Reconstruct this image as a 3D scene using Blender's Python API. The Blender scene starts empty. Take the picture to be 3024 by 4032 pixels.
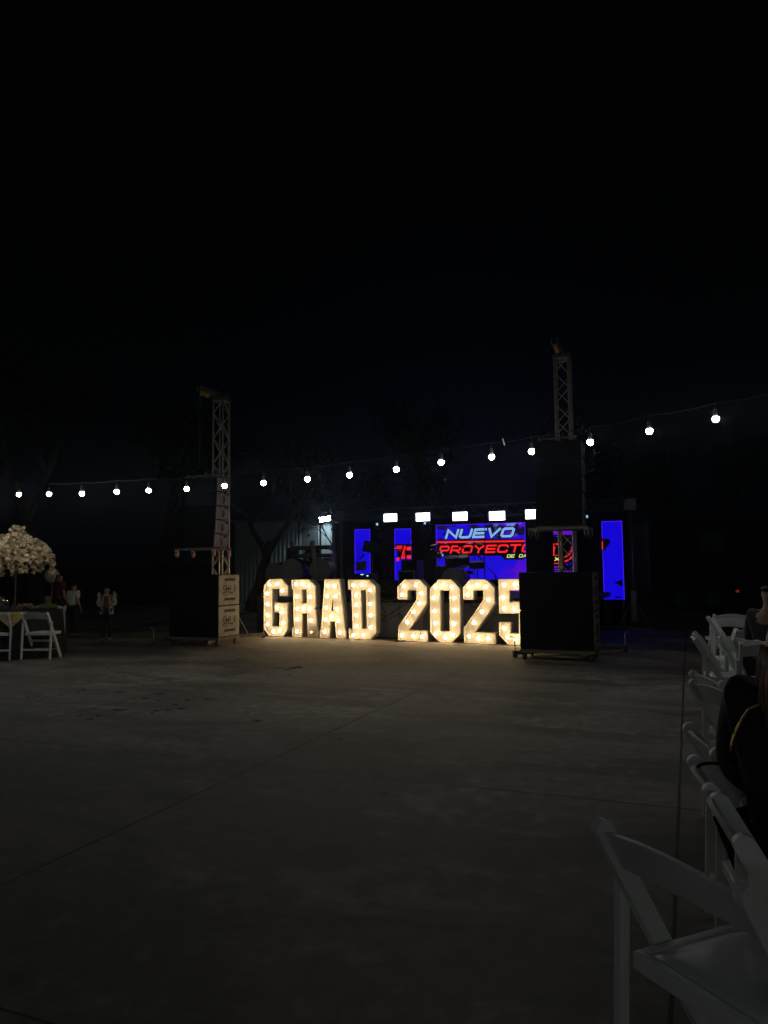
import bpy, bmesh, math, random
from mathutils import Vector, Matrix
from mathutils.geometry import tessellate_polygon
random.seed(7)
R = math.radians
sc = bpy.context.scene
COL = sc.collection

# ------------------------------------------------------------------ camera
F, HCAM, HOR, ROLL = 2950.0, 1.42, 2238.0, R(0.6)
PITCH = math.atan((HOR - 2016) / F)
_R = Vector((1, 0, 0)); _D = Vector((0, math.cos(PITCH), math.sin(PITCH))); _U = Vector((0, -math.sin(PITCH), math.cos(PITCH)))
CAM = Vector((0, 0, HCAM))
cam = bpy.data.objects.new('camera', bpy.data.cameras.new('camera')); COL.objects.link(cam)
xc = _R * math.cos(ROLL) - _U * math.sin(ROLL); yc = _R * math.sin(ROLL) + _U * math.cos(ROLL); zc = -_D
M = Matrix((xc, yc, zc)).transposed().to_4x4(); M.translation = CAM
cam.matrix_world = M
cam.data.sensor_fit = 'VERTICAL'; cam.data.sensor_height = 36.0; cam.data.lens = 36.0 * F / 4032.0
cam.data.clip_start = 0.05; cam.data.clip_end = 600
sc.camera = cam

# ------------------------------------------------------------------ sky, exposure
w = bpy.data.worlds.new('World'); sc.world = w; w.use_nodes = True
nt = w.node_tree; nt.nodes.clear()
wo = nt.nodes.new('ShaderNodeOutputWorld'); bg = nt.nodes.new('ShaderNodeBackground')
tc = nt.nodes.new('ShaderNodeTexCoord'); sx = nt.nodes.new('ShaderNodeSeparateXYZ'); rmp = nt.nodes.new('ShaderNodeValToRGB')
nt.links.new(tc.outputs['Generated'], sx.inputs[0]); nt.links.new(sx.outputs['Z'], rmp.inputs[0])
rmp.color_ramp.elements[0].position = 0.0; rmp.color_ramp.elements[0].color = (0.0004, 0.0007, 0.0009, 1)
rmp.color_ramp.elements[1].position = 0.55; rmp.color_ramp.elements[1].color = (0.0002, 0.0003, 0.0005, 1)
dt = nt.nodes.new('ShaderNodeVectorMath'); dt.operation = 'DOT_PRODUCT'; dt.inputs[1].default_value = Vector((0.10, 0.97, 0.13)).normalized()
pw = nt.nodes.new('ShaderNodeMath'); pw.operation = 'POWER'; pw.use_clamp = True; pw.inputs[1].default_value = 60.0
gm = nt.nodes.new('ShaderNodeMix'); gm.data_type = 'RGBA'; gm.blend_type = 'ADD'; gm.inputs[7].default_value = (0.0003, 0.0007, 0.0024, 1)  # blue glow of the air over the stage, put into the sky colour
nt.links.new(tc.outputs['Generated'], dt.inputs[0]); nt.links.new(dt.outputs['Value'], pw.inputs[0]); nt.links.new(pw.outputs[0], gm.inputs[0])
nt.links.new(rmp.outputs[0], gm.inputs[6]); nt.links.new(gm.outputs[2], bg.inputs[0]); bg.inputs[1].default_value = 1.0
nt.links.new(bg.outputs[0], wo.inputs[0])
fill_sun = bpy.data.lights.new('night_fill', 'SUN'); fill_sun.energy = 0.012; fill_sun.angle = R(35); fill_sun.color = (0.86, 0.95, 1.0)  # added dim fill for floor and chairs, no moon in view
mo = bpy.data.objects.new('night_fill', fill_sun); COL.objects.link(mo)
mo.rotation_euler = Vector((0.65, 0.45, -0.60)).to_track_quat('-Z', 'Y').to_euler()
sc.view_settings.view_transform = 'Standard'; sc.view_settings.look = 'None'
sc.view_settings.exposure = 0.0; sc.view_settings.gamma = 1.0
sc.cycles.use_light_tree = True
sc.cycles.max_bounces = 6
sc.cycles.sample_clamp_indirect = 4.0

# ------------------------------------------------------------------ pixel <-> world
def ray(u, v):
    x = (u - 1512) / F; y = -(v - 2016) / F
    return _R * (x * math.cos(ROLL) + y * math.sin(ROLL)) + _U * (-x * math.sin(ROLL) + y * math.cos(ROLL)) + _D
def onz(u, v, z=0.0):
    d = ray(u, v); return CAM + d * ((z - HCAM) / d.z)
def ony(u, v, dep):
    d = ray(u, v); return CAM + d * (dep / d.y)
YAW = R(-22.02)
E1 = Vector((math.cos(YAW), math.sin(YAW), 0)); E2 = Vector((-math.sin(YAW), math.cos(YAW), 0))
def onplane(u, v, c, e1=E1, e2=E2):
    d = ray(u, v); t = c / d.dot(e2); p = CAM + d * t
    return p.dot(e1), p.z
def W(a, b, z=0.0): return E1 * a + E2 * b + Vector((0, 0, z))

# ------------------------------------------------------------------ materials
MC = {}
def mat(name, col, rough=0.6, metal=0.0, var=0.12, scale=6.0, bump=0.0, spec=0.5, coat=0.0):
    if name in MC: return MC[name]
    m = bpy.data.materials.new(name); m.use_nodes = True; MC[name] = m
    t = m.node_tree; b = t.nodes['Principled BSDF']
    b.inputs['Roughness'].default_value = rough; b.inputs['Metallic'].default_value = metal
    b.inputs['Specular IOR Level'].default_value = spec; b.inputs['Coat Weight'].default_value = coat
    c = t.nodes.new('ShaderNodeTexCoord'); n = t.nodes.new('ShaderNodeTexNoise'); r = t.nodes.new('ShaderNodeValToRGB')
    n.inputs['Scale'].default_value = scale; n.inputs['Detail'].default_value = 6
    t.links.new(c.outputs['Object'], n.inputs['Vector']); t.links.new(n.outputs['Fac'], r.inputs[0])
    r.color_ramp.elements[0].position = 0.3; r.color_ramp.elements[1].position = 0.7
    r.color_ramp.elements[0].color = (*[x * (1 - var) for x in col], 1)
    r.color_ramp.elements[1].color = (*[min(1, x * (1 + var)) for x in col], 1)
    t.links.new(r.outputs[0], b.inputs['Base Color'])
    mr = t.nodes.new('ShaderNodeMapRange'); mr.inputs[3].default_value = max(0.03, rough - 0.08); mr.inputs[4].default_value = min(1, rough + 0.1)
    t.links.new(n.outputs['Fac'], mr.inputs[0]); t.links.new(mr.outputs[0], b.inputs['Roughness'])
    if bump:
        bp = t.nodes.new('ShaderNodeBump'); bp.inputs['Strength'].default_value = bump; bp.inputs['Distance'].default_value = 0.01
        n2 = t.nodes.new('ShaderNodeTexNoise'); n2.inputs['Scale'].default_value = scale * 8
        t.links.new(c.outputs['Object'], n2.inputs['Vector'])
        t.links.new(n2.outputs['Fac'], bp.inputs['Height']); t.links.new(bp.outputs[0], b.inputs['Normal'])
    return m
def emis(name, col, strength):
    if name in MC: return MC[name]
    m = bpy.data.materials.new(name); m.use_nodes = True; MC[name] = m
    t = m.node_tree; t.nodes.clear()
    o = t.nodes.new('ShaderNodeOutputMaterial'); e = t.nodes.new('ShaderNodeEmission')
    e.inputs[0].default_value = (*col, 1); e.inputs[1].default_value = strength
    t.links.new(e.outputs[0], o.inputs[0]); return m

# ------------------------------------------------------------------ mesh builder
class MB:
    def __init__(s): s.v = []; s.f = []
    def add(s, vs, fs, M=None):
        o = len(s.v)
        for p in vs:
            p = Vector(p); s.v.append(M @ p if M is not None else p)
        s.f += [tuple(i + o for i in f) for f in fs]
        return s
    def box(s, x0, x1, y0, y1, z0, z1, M=None):
        vs = [(x, y, z) for z in (z0, z1) for y in (y0, y1) for x in (x0, x1)]
        return s.add(vs, [(0, 2, 3, 1), (4, 5, 7, 6), (0, 1, 5, 4), (2, 6, 7, 3), (0, 4, 6, 2), (1, 3, 7, 5)], M)
    def tube(s, p0, p1, r, n=8, r1=None, cap=True):
        p0 = Vector(p0); p1 = Vector(p1); d = (p1 - p0)
        if d.length < 1e-6: return s
        q = d.to_track_quat('Z', 'Y').to_matrix(); r1 = r if r1 is None else r1
        vs = []
        for p, rr in ((p0, r), (p1, r1)):
            for k in range(n):
                a = 2 * math.pi * k / n; vs.append(p + q @ Vector((rr * math.cos(a), rr * math.sin(a), 0)))
        fs = [(k, (k + 1) % n, n + (k + 1) % n, n + k) for k in range(n)]
        if cap: fs += [tuple(range(n - 1, -1, -1)), tuple(range(n, 2 * n))]
        return s.add(vs, fs)
    def path(s, pts, r, n=6):
        pts = [Vector(p) for p in pts]; vs = []; m = len(pts); prev = None
        for i, p in enumerate(pts):
            d = (pts[min(i + 1, m - 1)] - pts[max(i - 1, 0)]).normalized()
            if prev is None:
                a = Vector((0, 0, 1)) if abs(d.z) < 0.9 else Vector((1, 0, 0)); x = d.cross(a).normalized()
            else:
                x = (prev - d * prev.dot(d)).normalized()
            prev = x; y = d.cross(x); rr = r[i] if isinstance(r, (list, tuple)) else r
            for k in range(n):
                a = 2 * math.pi * k / n; vs.append(p + x * rr * math.cos(a) + y * rr * math.sin(a))
        fs = [(i * n + k, i * n + (k + 1) % n, (i + 1) * n + (k + 1) % n, (i + 1) * n + k) for i in range(m - 1) for k in range(n)]
        fs += [tuple(range(n - 1, -1, -1)), tuple(range((m - 1) * n, m * n))]
        return s.add(vs, fs)
    def lathe(s, prof, n=20, M=None):
        m = len(prof); vs = [(r * math.cos(2 * math.pi * k / n), r * math.sin(2 * math.pi * k / n), z) for r, z in prof for k in range(n)]
        fs = [(i * n + k, i * n + (k + 1) % n, (i + 1) * n + (k + 1) % n, (i + 1) * n + k) for i in range(m - 1) for k in range(n)]
        fs += [tuple(range(n - 1, -1, -1)), tuple(range((m - 1) * n, m * n))]
        return s.add(vs, fs, M)
    def sphere(s, c, r, n=12, m=8, sz=1.0):
        c = Vector(c); prof = [(max(1e-4, r * math.sin(math.pi * i / m)), -r * sz * math.cos(math.pi * i / m)) for i in range(m + 1)]
        return s.lathe(prof, n, Matrix.Translation(c))
    def prism(s, poly, d0, d1, axis='y', holes=(), M=None):
        """poly in 2D; axis is the extrusion direction. (x,z)->y ; (y,z)->x ; (x,y)->z"""
        loops = [list(poly)] + [list(h) for h in holes]
        f3 = {'y': lambda a, b, d: (a, d, b), 'x': lambda a, b, d: (d, a, b), 'z': lambda a, b, d: (a, b, d)}[axis]
        flat = [p for l in loops for p in l]; n = len(flat)
        tris = tessellate_polygon([[Vector((p[0], p[1], 0)) for p in l] for l in loops])
        vs = [f3(*p, d0) for p in flat] + [f3(*p, d1) for p in flat]
        fs = [tuple(t) for t in tris] + [tuple(i + n for i in reversed(t)) for t in tris]
        o = 0
        for l in loops:
            k = len(l)
            for i in range(k): j = (i + 1) % k; fs.append((o + i, o + j, n + o + j, n + o + i))
            o += k
        return s.add(vs, fs, M)
    def build(s, name, m, parent=None, smooth=False, bevel=0.0, fix=True):
        me = bpy.data.meshes.new(name); me.from_pydata([tuple(p) for p in s.v], [], s.f)
        if fix:
            bm = bmesh.new(); bm.from_mesh(me); bmesh.ops.recalc_face_normals(bm, faces=bm.faces); bm.to_mesh(me); bm.free()
        if smooth:
            for p in me.polygons: p.use_smooth = True
        me.materials.append(m)
        o = bpy.data.objects.new(name, me); COL.objects.link(o)
        if parent is not None: o.parent = parent
        if bevel:
            b = o.modifiers.new('bevel', 'BEVEL'); b.width = bevel; b.segments = 2; b.limit_method = 'ANGLE'; b.angle_limit = R(40)
        return o
def tag(o, label, cat, group=None):
    o['label'] = label; o['category'] = cat
    if group: o['group'] = group
    return o
def thing(name, label, cat, loc=(0, 0, 0), rz=0.0, group=None):
    o = bpy.data.objects.new(name, None); COL.objects.link(o); o.location = loc; o.rotation_euler = (0, 0, rz)
    o.empty_display_size = 0.1
    return tag(o, label, cat, group)
def struct(o, kind='structure'): o['kind'] = kind; return o
KIDS = {}
def copy_thing(root, loc, rz, label, group=None):
    def rec(o, par):
        c = o.copy(); COL.objects.link(c); c.parent = par
        for ch in o.children: rec(ch, c)
        return c
    r = rec(root, None); r.location = loc; r.rotation_euler = (0, 0, rz); r['label'] = label
    if group: r['group'] = group
    return r
def text_mesh(txt, shear=0.0, offset=0.0, space=1.0):
    cu = bpy.data.curves.new('t', 'FONT'); cu.body = txt; cu.shear = shear; cu.offset = offset; cu.space_character = space; cu.resolution_u = 3
    ob = bpy.data.objects.new('t', cu); COL.objects.link(ob)
    dg = bpy.context.evaluated_depsgraph_get(); dg.update()
    me = bpy.data.meshes.new_from_object(ob.evaluated_get(dg)); bpy.data.objects.remove(ob)
    vs = [v.co.copy() for v in me.vertices]; fs = [tuple(p.vertices) for p in me.polygons]
    return vs, fs
def text_box(txt, x0, x1, z0, z1, y, y1, shear=0.0, offset=0.0, slope=0.0, space=1.0, ref=None):
    """letters as thin solid mesh in the x/z plane filling the box; slope = rise of the baseline; ref = measuring offset"""
    vs, fs = text_mesh(txt, shear, offset, space)
    rv, _ = text_mesh(txt, shear, ref if ref is not None else offset, space)
    ax = min(v.x for v in rv); bx = max(v.x for v in rv); az = min(v.y for v in rv); bz = max(v.y for v in rv)
    out = [Vector((x0 + (v.x - ax) / (bx - ax) * (x1 - x0), y, z0 + (v.y - az) / (bz - az) * (z1 - z0))) for v in vs]
    for p in out: p.z += slope * (p.x - x0)
    mb = MB(); mb.add(out, fs); mb.add([p + Vector((0, y1 - y, 0)) for p in out], [tuple(reversed(f)) for f in fs])
    # side walls along the boundary edges
    from collections import Counter
    cnt = Counter(); 
    for f in fs:
        for i in range(len(f)): cnt[tuple(sorted((f[i], f[(i + 1) % len(f)])))] += 1
    n = len(out)
    mb.f += [(a, b, n + b, n + a) for (a, b), c in cnt.items() if c == 1]
    return mb
def clip_x(o, xmin=None, xmax=None, zmin=None, zmax=None):
    bm = bmesh.new(); bm.from_mesh(o.data)
    for co, no in (((xmin, 0, 0), (-1, 0, 0)), ((xmax, 0, 0), (1, 0, 0)), ((0, 0, zmin), (0, 0, -1)), ((0, 0, zmax), (0, 0, 1))):
        if None in co: continue
        bmesh.ops.bisect_plane(bm, geom=bm.verts[:] + bm.edges[:] + bm.faces[:], plane_co=co, plane_no=no, clear_outer=True)
    bm.to_mesh(o.data); bm.free()

# ------------------------------------------------------------------ material set
white_resin = mat('white_resin', (0.68, 0.71, 0.71), 0.42, var=0.05, scale=9, bump=0.05)
black_paint = mat('black_paint', (0.010, 0.010, 0.011), 0.6, var=0.25, scale=5, bump=0.15, spec=.2)
black_grille = mat('black_grille', (0.006, 0.006, 0.0065), 0.85, var=0.2, scale=30, bump=0.4, spec=.12)
grey_cab = mat('grey_cabinet_paint', (0.22, 0.20, 0.17), 0.6, var=0.35, scale=7, bump=0.2)
purple_cab = mat('dark_array_paint', (0.15, 0.14, 0.19), 0.55, var=0.15, scale=7, bump=0.1)
alu = mat('aluminium_tube', (0.36, 0.345, 0.32), 0.36, metal=0.25, var=0.15, scale=12)
steel_dark = mat('dark_steel', (0.10, 0.095, 0.09), 0.5, metal=0.6, var=0.3, scale=12, bump=0.1)
rubber = mat('rubber', (0.03, 0.03, 0.03), 0.8)
red_caster = mat('orange_caster', (0.35, 0.08, 0.03), 0.5)
yellow = mat('yellow_pulley', (0.26, 0.17, 0.035), 0.45)
cable_black = mat('cable_black', (0.015, 0.015, 0.015), 0.5)
cable_red = mat('cable_red', (0.20, 0.02, 0.015), 0.5)
cutout = mat('cutout_dark', (0.03, 0.025, 0.02), 0.9)
letter_paint = mat('letter_white_paint', (0.54, 0.51, 0.45), 0.5, var=0.05, scale=4, bump=0.03)
letter_side = mat('letter_side_paint', (0.50, 0.47, 0.43), 0.55, var=0.10, scale=4, bump=0.05)
bulb_warm = emis('warm_bulb', (1.0, 0.71, 0.365), 35.0)
bulb_dim = emis('dim_warm_bulb', (1.0, 0.66, 0.30), 2.2)
bulb_cool = emis('cool_bulb', (0.97, 1.0, 0.93), 95.0)
plastic_white = mat('bulb_collar', (0.7, 0.7, 0.7), 0.4)
flood_e = emis('flood_led', (0.85, 0.97, 1.0), 60.0)
bark = mat('bark', (0.10, 0.075, 0.055), 0.9, var=0.3, scale=8, bump=0.5)
leafm = mat('leaf', (0.05, 0.075, 0.035), 0.7, var=0.4, scale=1.5)
skin_m = mat('skin', (0.26, 0.15, 0.10), 0.5, var=0.05)
hair_black = mat('hair_black', (0.015, 0.012, 0.01), 0.5, var=0.3, scale=40)
black_cloth = mat('black_cloth', (0.012, 0.012, 0.014), 0.9, var=0.3, scale=8, bump=0.3)

# ------------------------------------------------------------------ ground
def floor_material():
    m = bpy.data.materials.new('concrete'); m.use_nodes = True; t = m.node_tree; b = t.nodes['Principled BSDF']; L = t.links.new
    N = t.nodes.new
    c = N('ShaderNodeTexCoord')
    n1 = N('ShaderNodeTexNoise'); n1.inputs['Scale'].default_value = 0.45; n1.inputs['Detail'].default_value = 9; n1.inputs['Roughness'].default_value = 0.62; n1.inputs['Distortion'].default_value = 0.7
    mp = N('ShaderNodeMapping'); mp.inputs['Scale'].default_value = (1.0, 2.2, 1.0); mp.inputs['Location'].default_value = (3.1, 7.7, 0); mp.inputs['Rotation'].default_value = (0, 0, 0.15)
    L(c.outputs['Object'], mp.inputs[0]); L(mp.outputs[0], n1.inputs['Vector'])
    r1 = N('ShaderNodeValToRGB'); e = r1.color_ramp.elements
    e[0].position = 0.36; e[0].color = (0.085, 0.077, 0.066, 1); e[1].position = 0.66; e[1].color = (0.235, 0.212, 0.182, 1)
    x = e.new(0.47); x.color = (0.132, 0.12, 0.104, 1); x = e.new(0.51); x.color = (0.178, 0.161, 0.139, 1)
    L(n1.outputs['Fac'], r1.inputs[0])
    n2 = N('ShaderNodeTexNoise'); n2.inputs['Scale'].default_value = 9; n2.inputs['Detail'].default_value = 10; n2.inputs['Roughness'].default_value = 0.7
    L(c.outputs['Object'], n2.inputs['Vector'])
    mr = N('ShaderNodeMapRange'); mr.inputs[1].default_value = 0.3; mr.inputs[2].default_value = 0.7; mr.inputs[3].default_value = 0.68; mr.inputs[4].default_value = 1.25
    L(n2.outputs['Fac'], mr.inputs[0])
    mx = N('ShaderNodeMix'); mx.data_type = 'RGBA'; mx.blend_type = 'MULTIPLY'; mx.inputs[0].default_value = 1.0
    L(r1.outputs[0], mx.inputs[6]); L(mr.outputs[0], mx.inputs[7])
    n4 = N('ShaderNodeTexNoise'); n4.inputs['Scale'].default_value = 5.5; n4.inputs['Detail'].default_value = 5; L(c.outputs['Object'], n4.inputs['Vector'])
    n5 = N('ShaderNodeTexNoise'); n5.inputs['Scale'].default_value = 0.55; n5.inputs['Detail'].default_value = 2; L(mp.outputs[0], n5.inputs['Vector'])
    ad = N('ShaderNodeMath'); ad.operation = 'ADD'; L(n4.outputs['Fac'], ad.inputs[0]); L(n5.outputs['Fac'], ad.inputs[1])
    m4 = N('ShaderNodeMapRange'); m4.inputs[1].default_value = 1.08; m4.inputs[2].default_value = 1.20; m4.inputs[3].default_value = 1.0; m4.inputs[4].default_value = 1.45; L(ad.outputs[0], m4.inputs[0])
    mx4 = N('ShaderNodeMix'); mx4.data_type = 'RGBA'; mx4.blend_type = 'MULTIPLY'; mx4.inputs[0].default_value = 1.0; mx4.clamp_result = False
    L(mx.outputs[2], mx4.inputs[6]); L(m4.outputs[0], mx4.inputs[7]); mx = mx4
    # saw-cut joints on a 2.85 x 2.93 m grid (object frame = slab frame)
    s = N('ShaderNodeSeparateXYZ'); L(c.outputs['Object'], s.inputs[0])
    wob = N('ShaderNodeTexNoise'); wob.inputs['Scale'].default_value = 3.0; L(c.outputs['Object'], wob.inputs['Vector'])
    fac = None
    for ax, off, per, hw in (('X', 0.10, 2.85, 0.0075), ('Y', -1.90, 2.93, 0.0060)):
        a = N('ShaderNodeMath'); a.operation = 'ADD'; a.inputs[1].default_value = off + per * 20.5; L(s.outputs[ax], a.inputs[0])
        a2 = N('ShaderNodeMath'); a2.operation = 'MULTIPLY_ADD'; a2.inputs[1].default_value = 0.012; L(wob.outputs['Fac'], a2.inputs[0]); L(a.outputs[0], a2.inputs[2])
        k = N('ShaderNodeMath'); k.operation = 'MODULO'; k.inputs[1].default_value = per; L(a2.outputs[0], k.inputs[0])
        q = N('ShaderNodeMath'); q.operation = 'SUBTRACT'; q.inputs[1].default_value = per / 2; L(k.outputs[0], q.inputs[0])
        u = N('ShaderNodeMath'); u.operation = 'ABSOLUTE'; L(q.outputs[0], u.inputs[0])
        g = N('ShaderNodeMapRange'); g.inputs[1].default_value = hw * 0.6; g.inputs[2].default_value = hw * 1.6; g.inputs[3].default_value = 1.0; g.inputs[4].default_value = 0.0
        L(u.outputs[0], g.inputs[0])
        if fac is None: fac = g
        else:
            mm = N('ShaderNodeMath'); mm.operation = 'MAXIMUM'; L(fac.outputs[0], mm.inputs[0]); L(g.outputs[0], mm.inputs[1]); fac = mm
    m2 = N('ShaderNodeMix'); m2.data_type = 'RGBA'; L(fac.outputs[0], m2.inputs[0]); L(mx.outputs[2], m2.inputs[6]); m2.inputs[7].default_value = (0.012, 0.011, 0.01, 1)
    L(m2.outputs[2], b.inputs['Base Color'])
    mr2 = N('ShaderNodeMapRange'); mr2.inputs[1].default_value = 0.3; mr2.inputs[2].default_value = 0.7; mr2.inputs[3].default_value = 0.66; mr2.inputs[4].default_value = 0.85
    L(n1.outputs['Fac'], mr2.inputs[0]); L(mr2.outputs[0], b.inputs['Roughness']); b.inputs['Specular IOR Level'].default_value = 0.5
    bp = N('ShaderNodeBump'); bp.inputs['Strength'].default_value = 0.25; bp.inputs['Distance'].default_value = 0.006
    L(n2.outputs['Fac'], bp.inputs['Height']); L(bp.outputs[0], b.inputs['Normal'])
    return m
slab = MB().box(-22, 16, -9, 17.6, -0.12, 0.0).build('concrete_floor', floor_material()); slab.rotation_euler = (0, 0, YAW); struct(slab)
g = MB()
NG = 60
import mathutils
for j in range(NG + 1):
    for i in range(NG + 1):
        x = -220 + 440 * i / NG; y = -60 + 420 * j / NG
        far = max(0, (y - 35) / 60)
        z = -0.1 + (0.8 * mathutils.noise.noise(Vector((x * 0.02, y * 0.02, 0))) + 0.5) * far
        g.v.append(Vector((x, y, z)))
for j in range(NG):
    for i in range(NG):
        a = j * (NG + 1) + i; g.f.append((a, a + 1, a + NG + 2, a + NG + 1))
struct(g.build('ground', mat('dirt', (0.13, 0.105, 0.08), 0.95, var=0.35, scale=1.2, bump=0.6), smooth=True))

# ------------------------------------------------------------------ marquee letters
LP0 = onz(1060, 2504.8); LP1 = onz(2003, 2539)
L1 = (LP1 - LP0); L1.z = 0; L1.normalize(); L2 = Vector((-L1.y, L1.x, 0)); LYAW = math.atan2(L1.y, L1.x)
LC = LP0.dot(L2)
def zp(ox, oy, s, pts): return [(ox + x / s, oy + y / s) for x, y in pts]
ZA = (980, 2180, 2.765); ZB = (1480, 2180, 2.765)
def inset(loop, d):
    """move every corner of a closed 2D loop to its left by d (loop given counter-clockwise shrinks)"""
    n = len(loop); out = []
    for i in range(n):
        p0 = Vector(loop[i - 1]); p = Vector(loop[i]); p1 = Vector(loop[(i + 1) % n])
        a = (p - p0).normalized(); b = (p1 - p).normalized()
        na = Vector((-a.y, a.x)); nb = Vector((-b.y, b.x)); m = (na + nb)
        if m.length < 1e-4: m = na
        m.normalize(); k = d / max(0.35, m.dot(na)); out.append(tuple(p + m * k))
    return out
def area(l): return sum(l[i - 1][0] * l[i][1] - l[i][0] * l[i - 1][1] for i in range(len(l))) / 2
def marquee(name_word, Z, outer, holes, bulbs, label, dim=()):
    conv = lambda pts: [onplane(u, v, LC, L1, L2) for u, v in zp(*Z, pts)]
    o2 = conv(outer); h2 = [conv(h) for h in holes]; b2 = conv(bulbs)
    cx = sum(p[0] for p in o2) / len(o2); zmin = min(p[1] for p in o2)
    sh = lambda l: [(p[0] - cx, max(0.002, p[1] - zmin + 0.0)) for p in l]
    o2 = sh(o2); h2 = [sh(h) for h in h2]; b2 = sh(b2)
    if area(o2) < 0: o2.reverse()
    h2 = [list(reversed(h)) if area(h) > 0 else h for h in h2]
    # flatten feet onto the ground
    o2 = [(x, 0.0 if z < 0.035 else z) for x, z in o2]
    root = thing('marquee_letter', label, 'marquee letter', L1 * cx + L2 * LC, LYAW, 'lit marquee letters along the stage front')
    T, DEP, REC = 0.009, 0.21, 0.062
    face = MB().prism(inset(o2, T * 0.9), REC, REC + 0.012, 'y', [inset(h, T * 0.9) for h in h2]).build('face', letter_paint, root)
    rim = MB(); side = MB()
    for l in [o2] + h2:
        li = inset(l, T); n = len(l)
        for i in range(n):
            j = (i + 1) % n
            vs = [(l[i][0], 0, l[i][1]), (l[j][0], 0, l[j][1]), (li[j][0], 0, li[j][1]), (li[i][0], 0, li[i][1]),
                  (li[j][0], REC, li[j][1]), (li[i][0], REC, li[i][1])]
            rim.add(vs, [(0, 1, 2, 3), (3, 2, 4, 5)])
            vs = [(l[i][0], 0.0005, l[i][1]), (l[j][0], 0.0005, l[j][1]), (l[j][0], DEP, l[j][1]), (l[i][0], DEP, l[i][1]),
                  (li[j][0], DEP, li[j][1]), (li[i][0], DEP, li[i][1]), (li[j][0], REC + .012, li[j][1]), (li[i][0], REC + .012, li[i][1])]
            side.add(vs, [(0, 1, 2, 3), (3, 2, 4, 5), (5, 4, 6, 7)])
    rim.build('rim', letter_paint, root, fix=False); side.build('side_panel', letter_side, root, fix=False)
    for i, (x, z) in enumerate(b2):
        b = MB().sphere((x, -0.022, z), 0.029, 14, 10).build('bulb', bulb_dim if i in dim else bulb_warm, root, smooth=True)
        MB().tube((x, REC - 0.0005, z), (x, 0.0, z), 0.017, 12).build('socket', plastic_white, b)
    return root
marquee('G', ZA, [(160,348),(222,276),(360,276),(422,345),(422,463),(333,463),(333,385),(253,385),(253,790),(330,790),(330,640),(278,640),(278,533),(418,533),(420,830),(372,898),(222,898),(160,822)], [],
  [(230,338),(316,330),(372,400),(207,435),(209,550),(210,668),(210,767),(273,846),(344,838),(377,753),(370,637),(314,587)], 'lit marquee letter G, first of the row, nearest the speaker cabinets')
marquee('R', ZA, [(460,277),(658,277),(722,345),(724,570),(711,592),(726,614),(738,797),(750,799),(752,912),(635,908),(633,648),(580,648),(580,905),(470,900),(470,797),(488,797),(480,383),(464,383)], [[(575,387),(628,387),(628,537),(578,537)]],
  [(521,326),(592,328),(659,350),(530,463),(671,464),(535,592),(603,591),(668,594),(533,709),(680,721),(530,841),(684,848)], 'lit marquee letter R with one dimmer bulb in its foot', dim=(11,))
marquee('A', ZA, [(822,270),(985,270),(1046,828),(1058,830),(1056,922),(950,915),(932,733),(890,733),(875,912),(770,910),(772,828),(783,828)], [[(911,450),(920,614),(899,614)]],
  [(865,344),(941,345),(859,458),(950,458),(849,581),(966,594),(904,674),(840,712),(979,724),(831,843),(995,850)], 'lit marquee letter A standing between R and D')
marquee('D', ZA, [(1078,274),(1308,274),(1380,345),(1388,855),(1322,928),(1088,920),(1086,806),(1128,806),(1113,386),(1080,386)], [[(1218,388),(1272,388),(1282,808),(1230,808)]],
  [(1143,334),(1237,328),(1325,386),(1171,445),(1327,538),(1174,547),(1329,660),(1175,661),(1332,794),(1178,778),(1146,877),(1252,875)], 'lit marquee letter D, last letter before the gap')
marquee('2', ZB, [(232,350),(312,272),(475,272),(553,352),(553,535),(360,825),(560,830),(562,948),(242,940),(242,785),(440,492),(440,392),(344,392),(344,492),(234,492)], [],
  [(310,343),(443,332),(290,440),(500,423),(477,534),(416,625),(348,734),(290,879),(412,887),(513,890)], 'lit marquee numeral 2 right after the gap, before the zero')
marquee('0', ZB, [(587,372),(682,272),(820,272),(915,375),(920,865),(828,963),(690,958),(590,850)], [[(700,395),(798,395),(802,840),(705,835)]],
  [(656,360),(735,335),(831,358),(637,474),(853,476),(643,619),(859,607),(652,750),(852,756),(658,863),(761,904),(838,878)], 'lit marquee numeral 0 with a tall slot opening')
marquee('2', ZB, [(946,365),(1028,272),(1195,275),(1288,365),(1292,545),(1083,850),(1303,857),(1306,982),(958,970),(955,805),(1168,495),(1168,395),(1062,395),(1062,497),(950,497)], [],
  [(1021,359),(1107,337),(1201,355),(1003,443),(1228,499),(1159,628),(1071,745),(1018,894),(1123,917),(1225,916)], 'lit marquee numeral 2 between the zero and the five')
marquee('5', ZB, [(1332,275),(1650,272),(1652,400),(1455,400),(1457,522),(1590,522),(1670,600),(1680,900),(1590,995),(1440,990),(1340,885),(1338,742),(1462,745),(1465,865),(1555,868),(1555,650),(1340,650)], [],
  [(1398,339),(1515,335),(1391,474),(1400,594),(1506,601),(1398,808),(1439,904),(1523,932),(1600,335),(1612,610),(1617,760),(1600,900)], 'lit marquee numeral 5 half hidden behind the black speaker stack')

def catenary(p0, p1, sag, n=14):
    p0 = Vector(p0); p1 = Vector(p1)
    return [p0.lerp(p1, i / n) - Vector((0, 0, sag * 4 * (i / n) * (1 - i / n))) for i in range(n + 1)]
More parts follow.
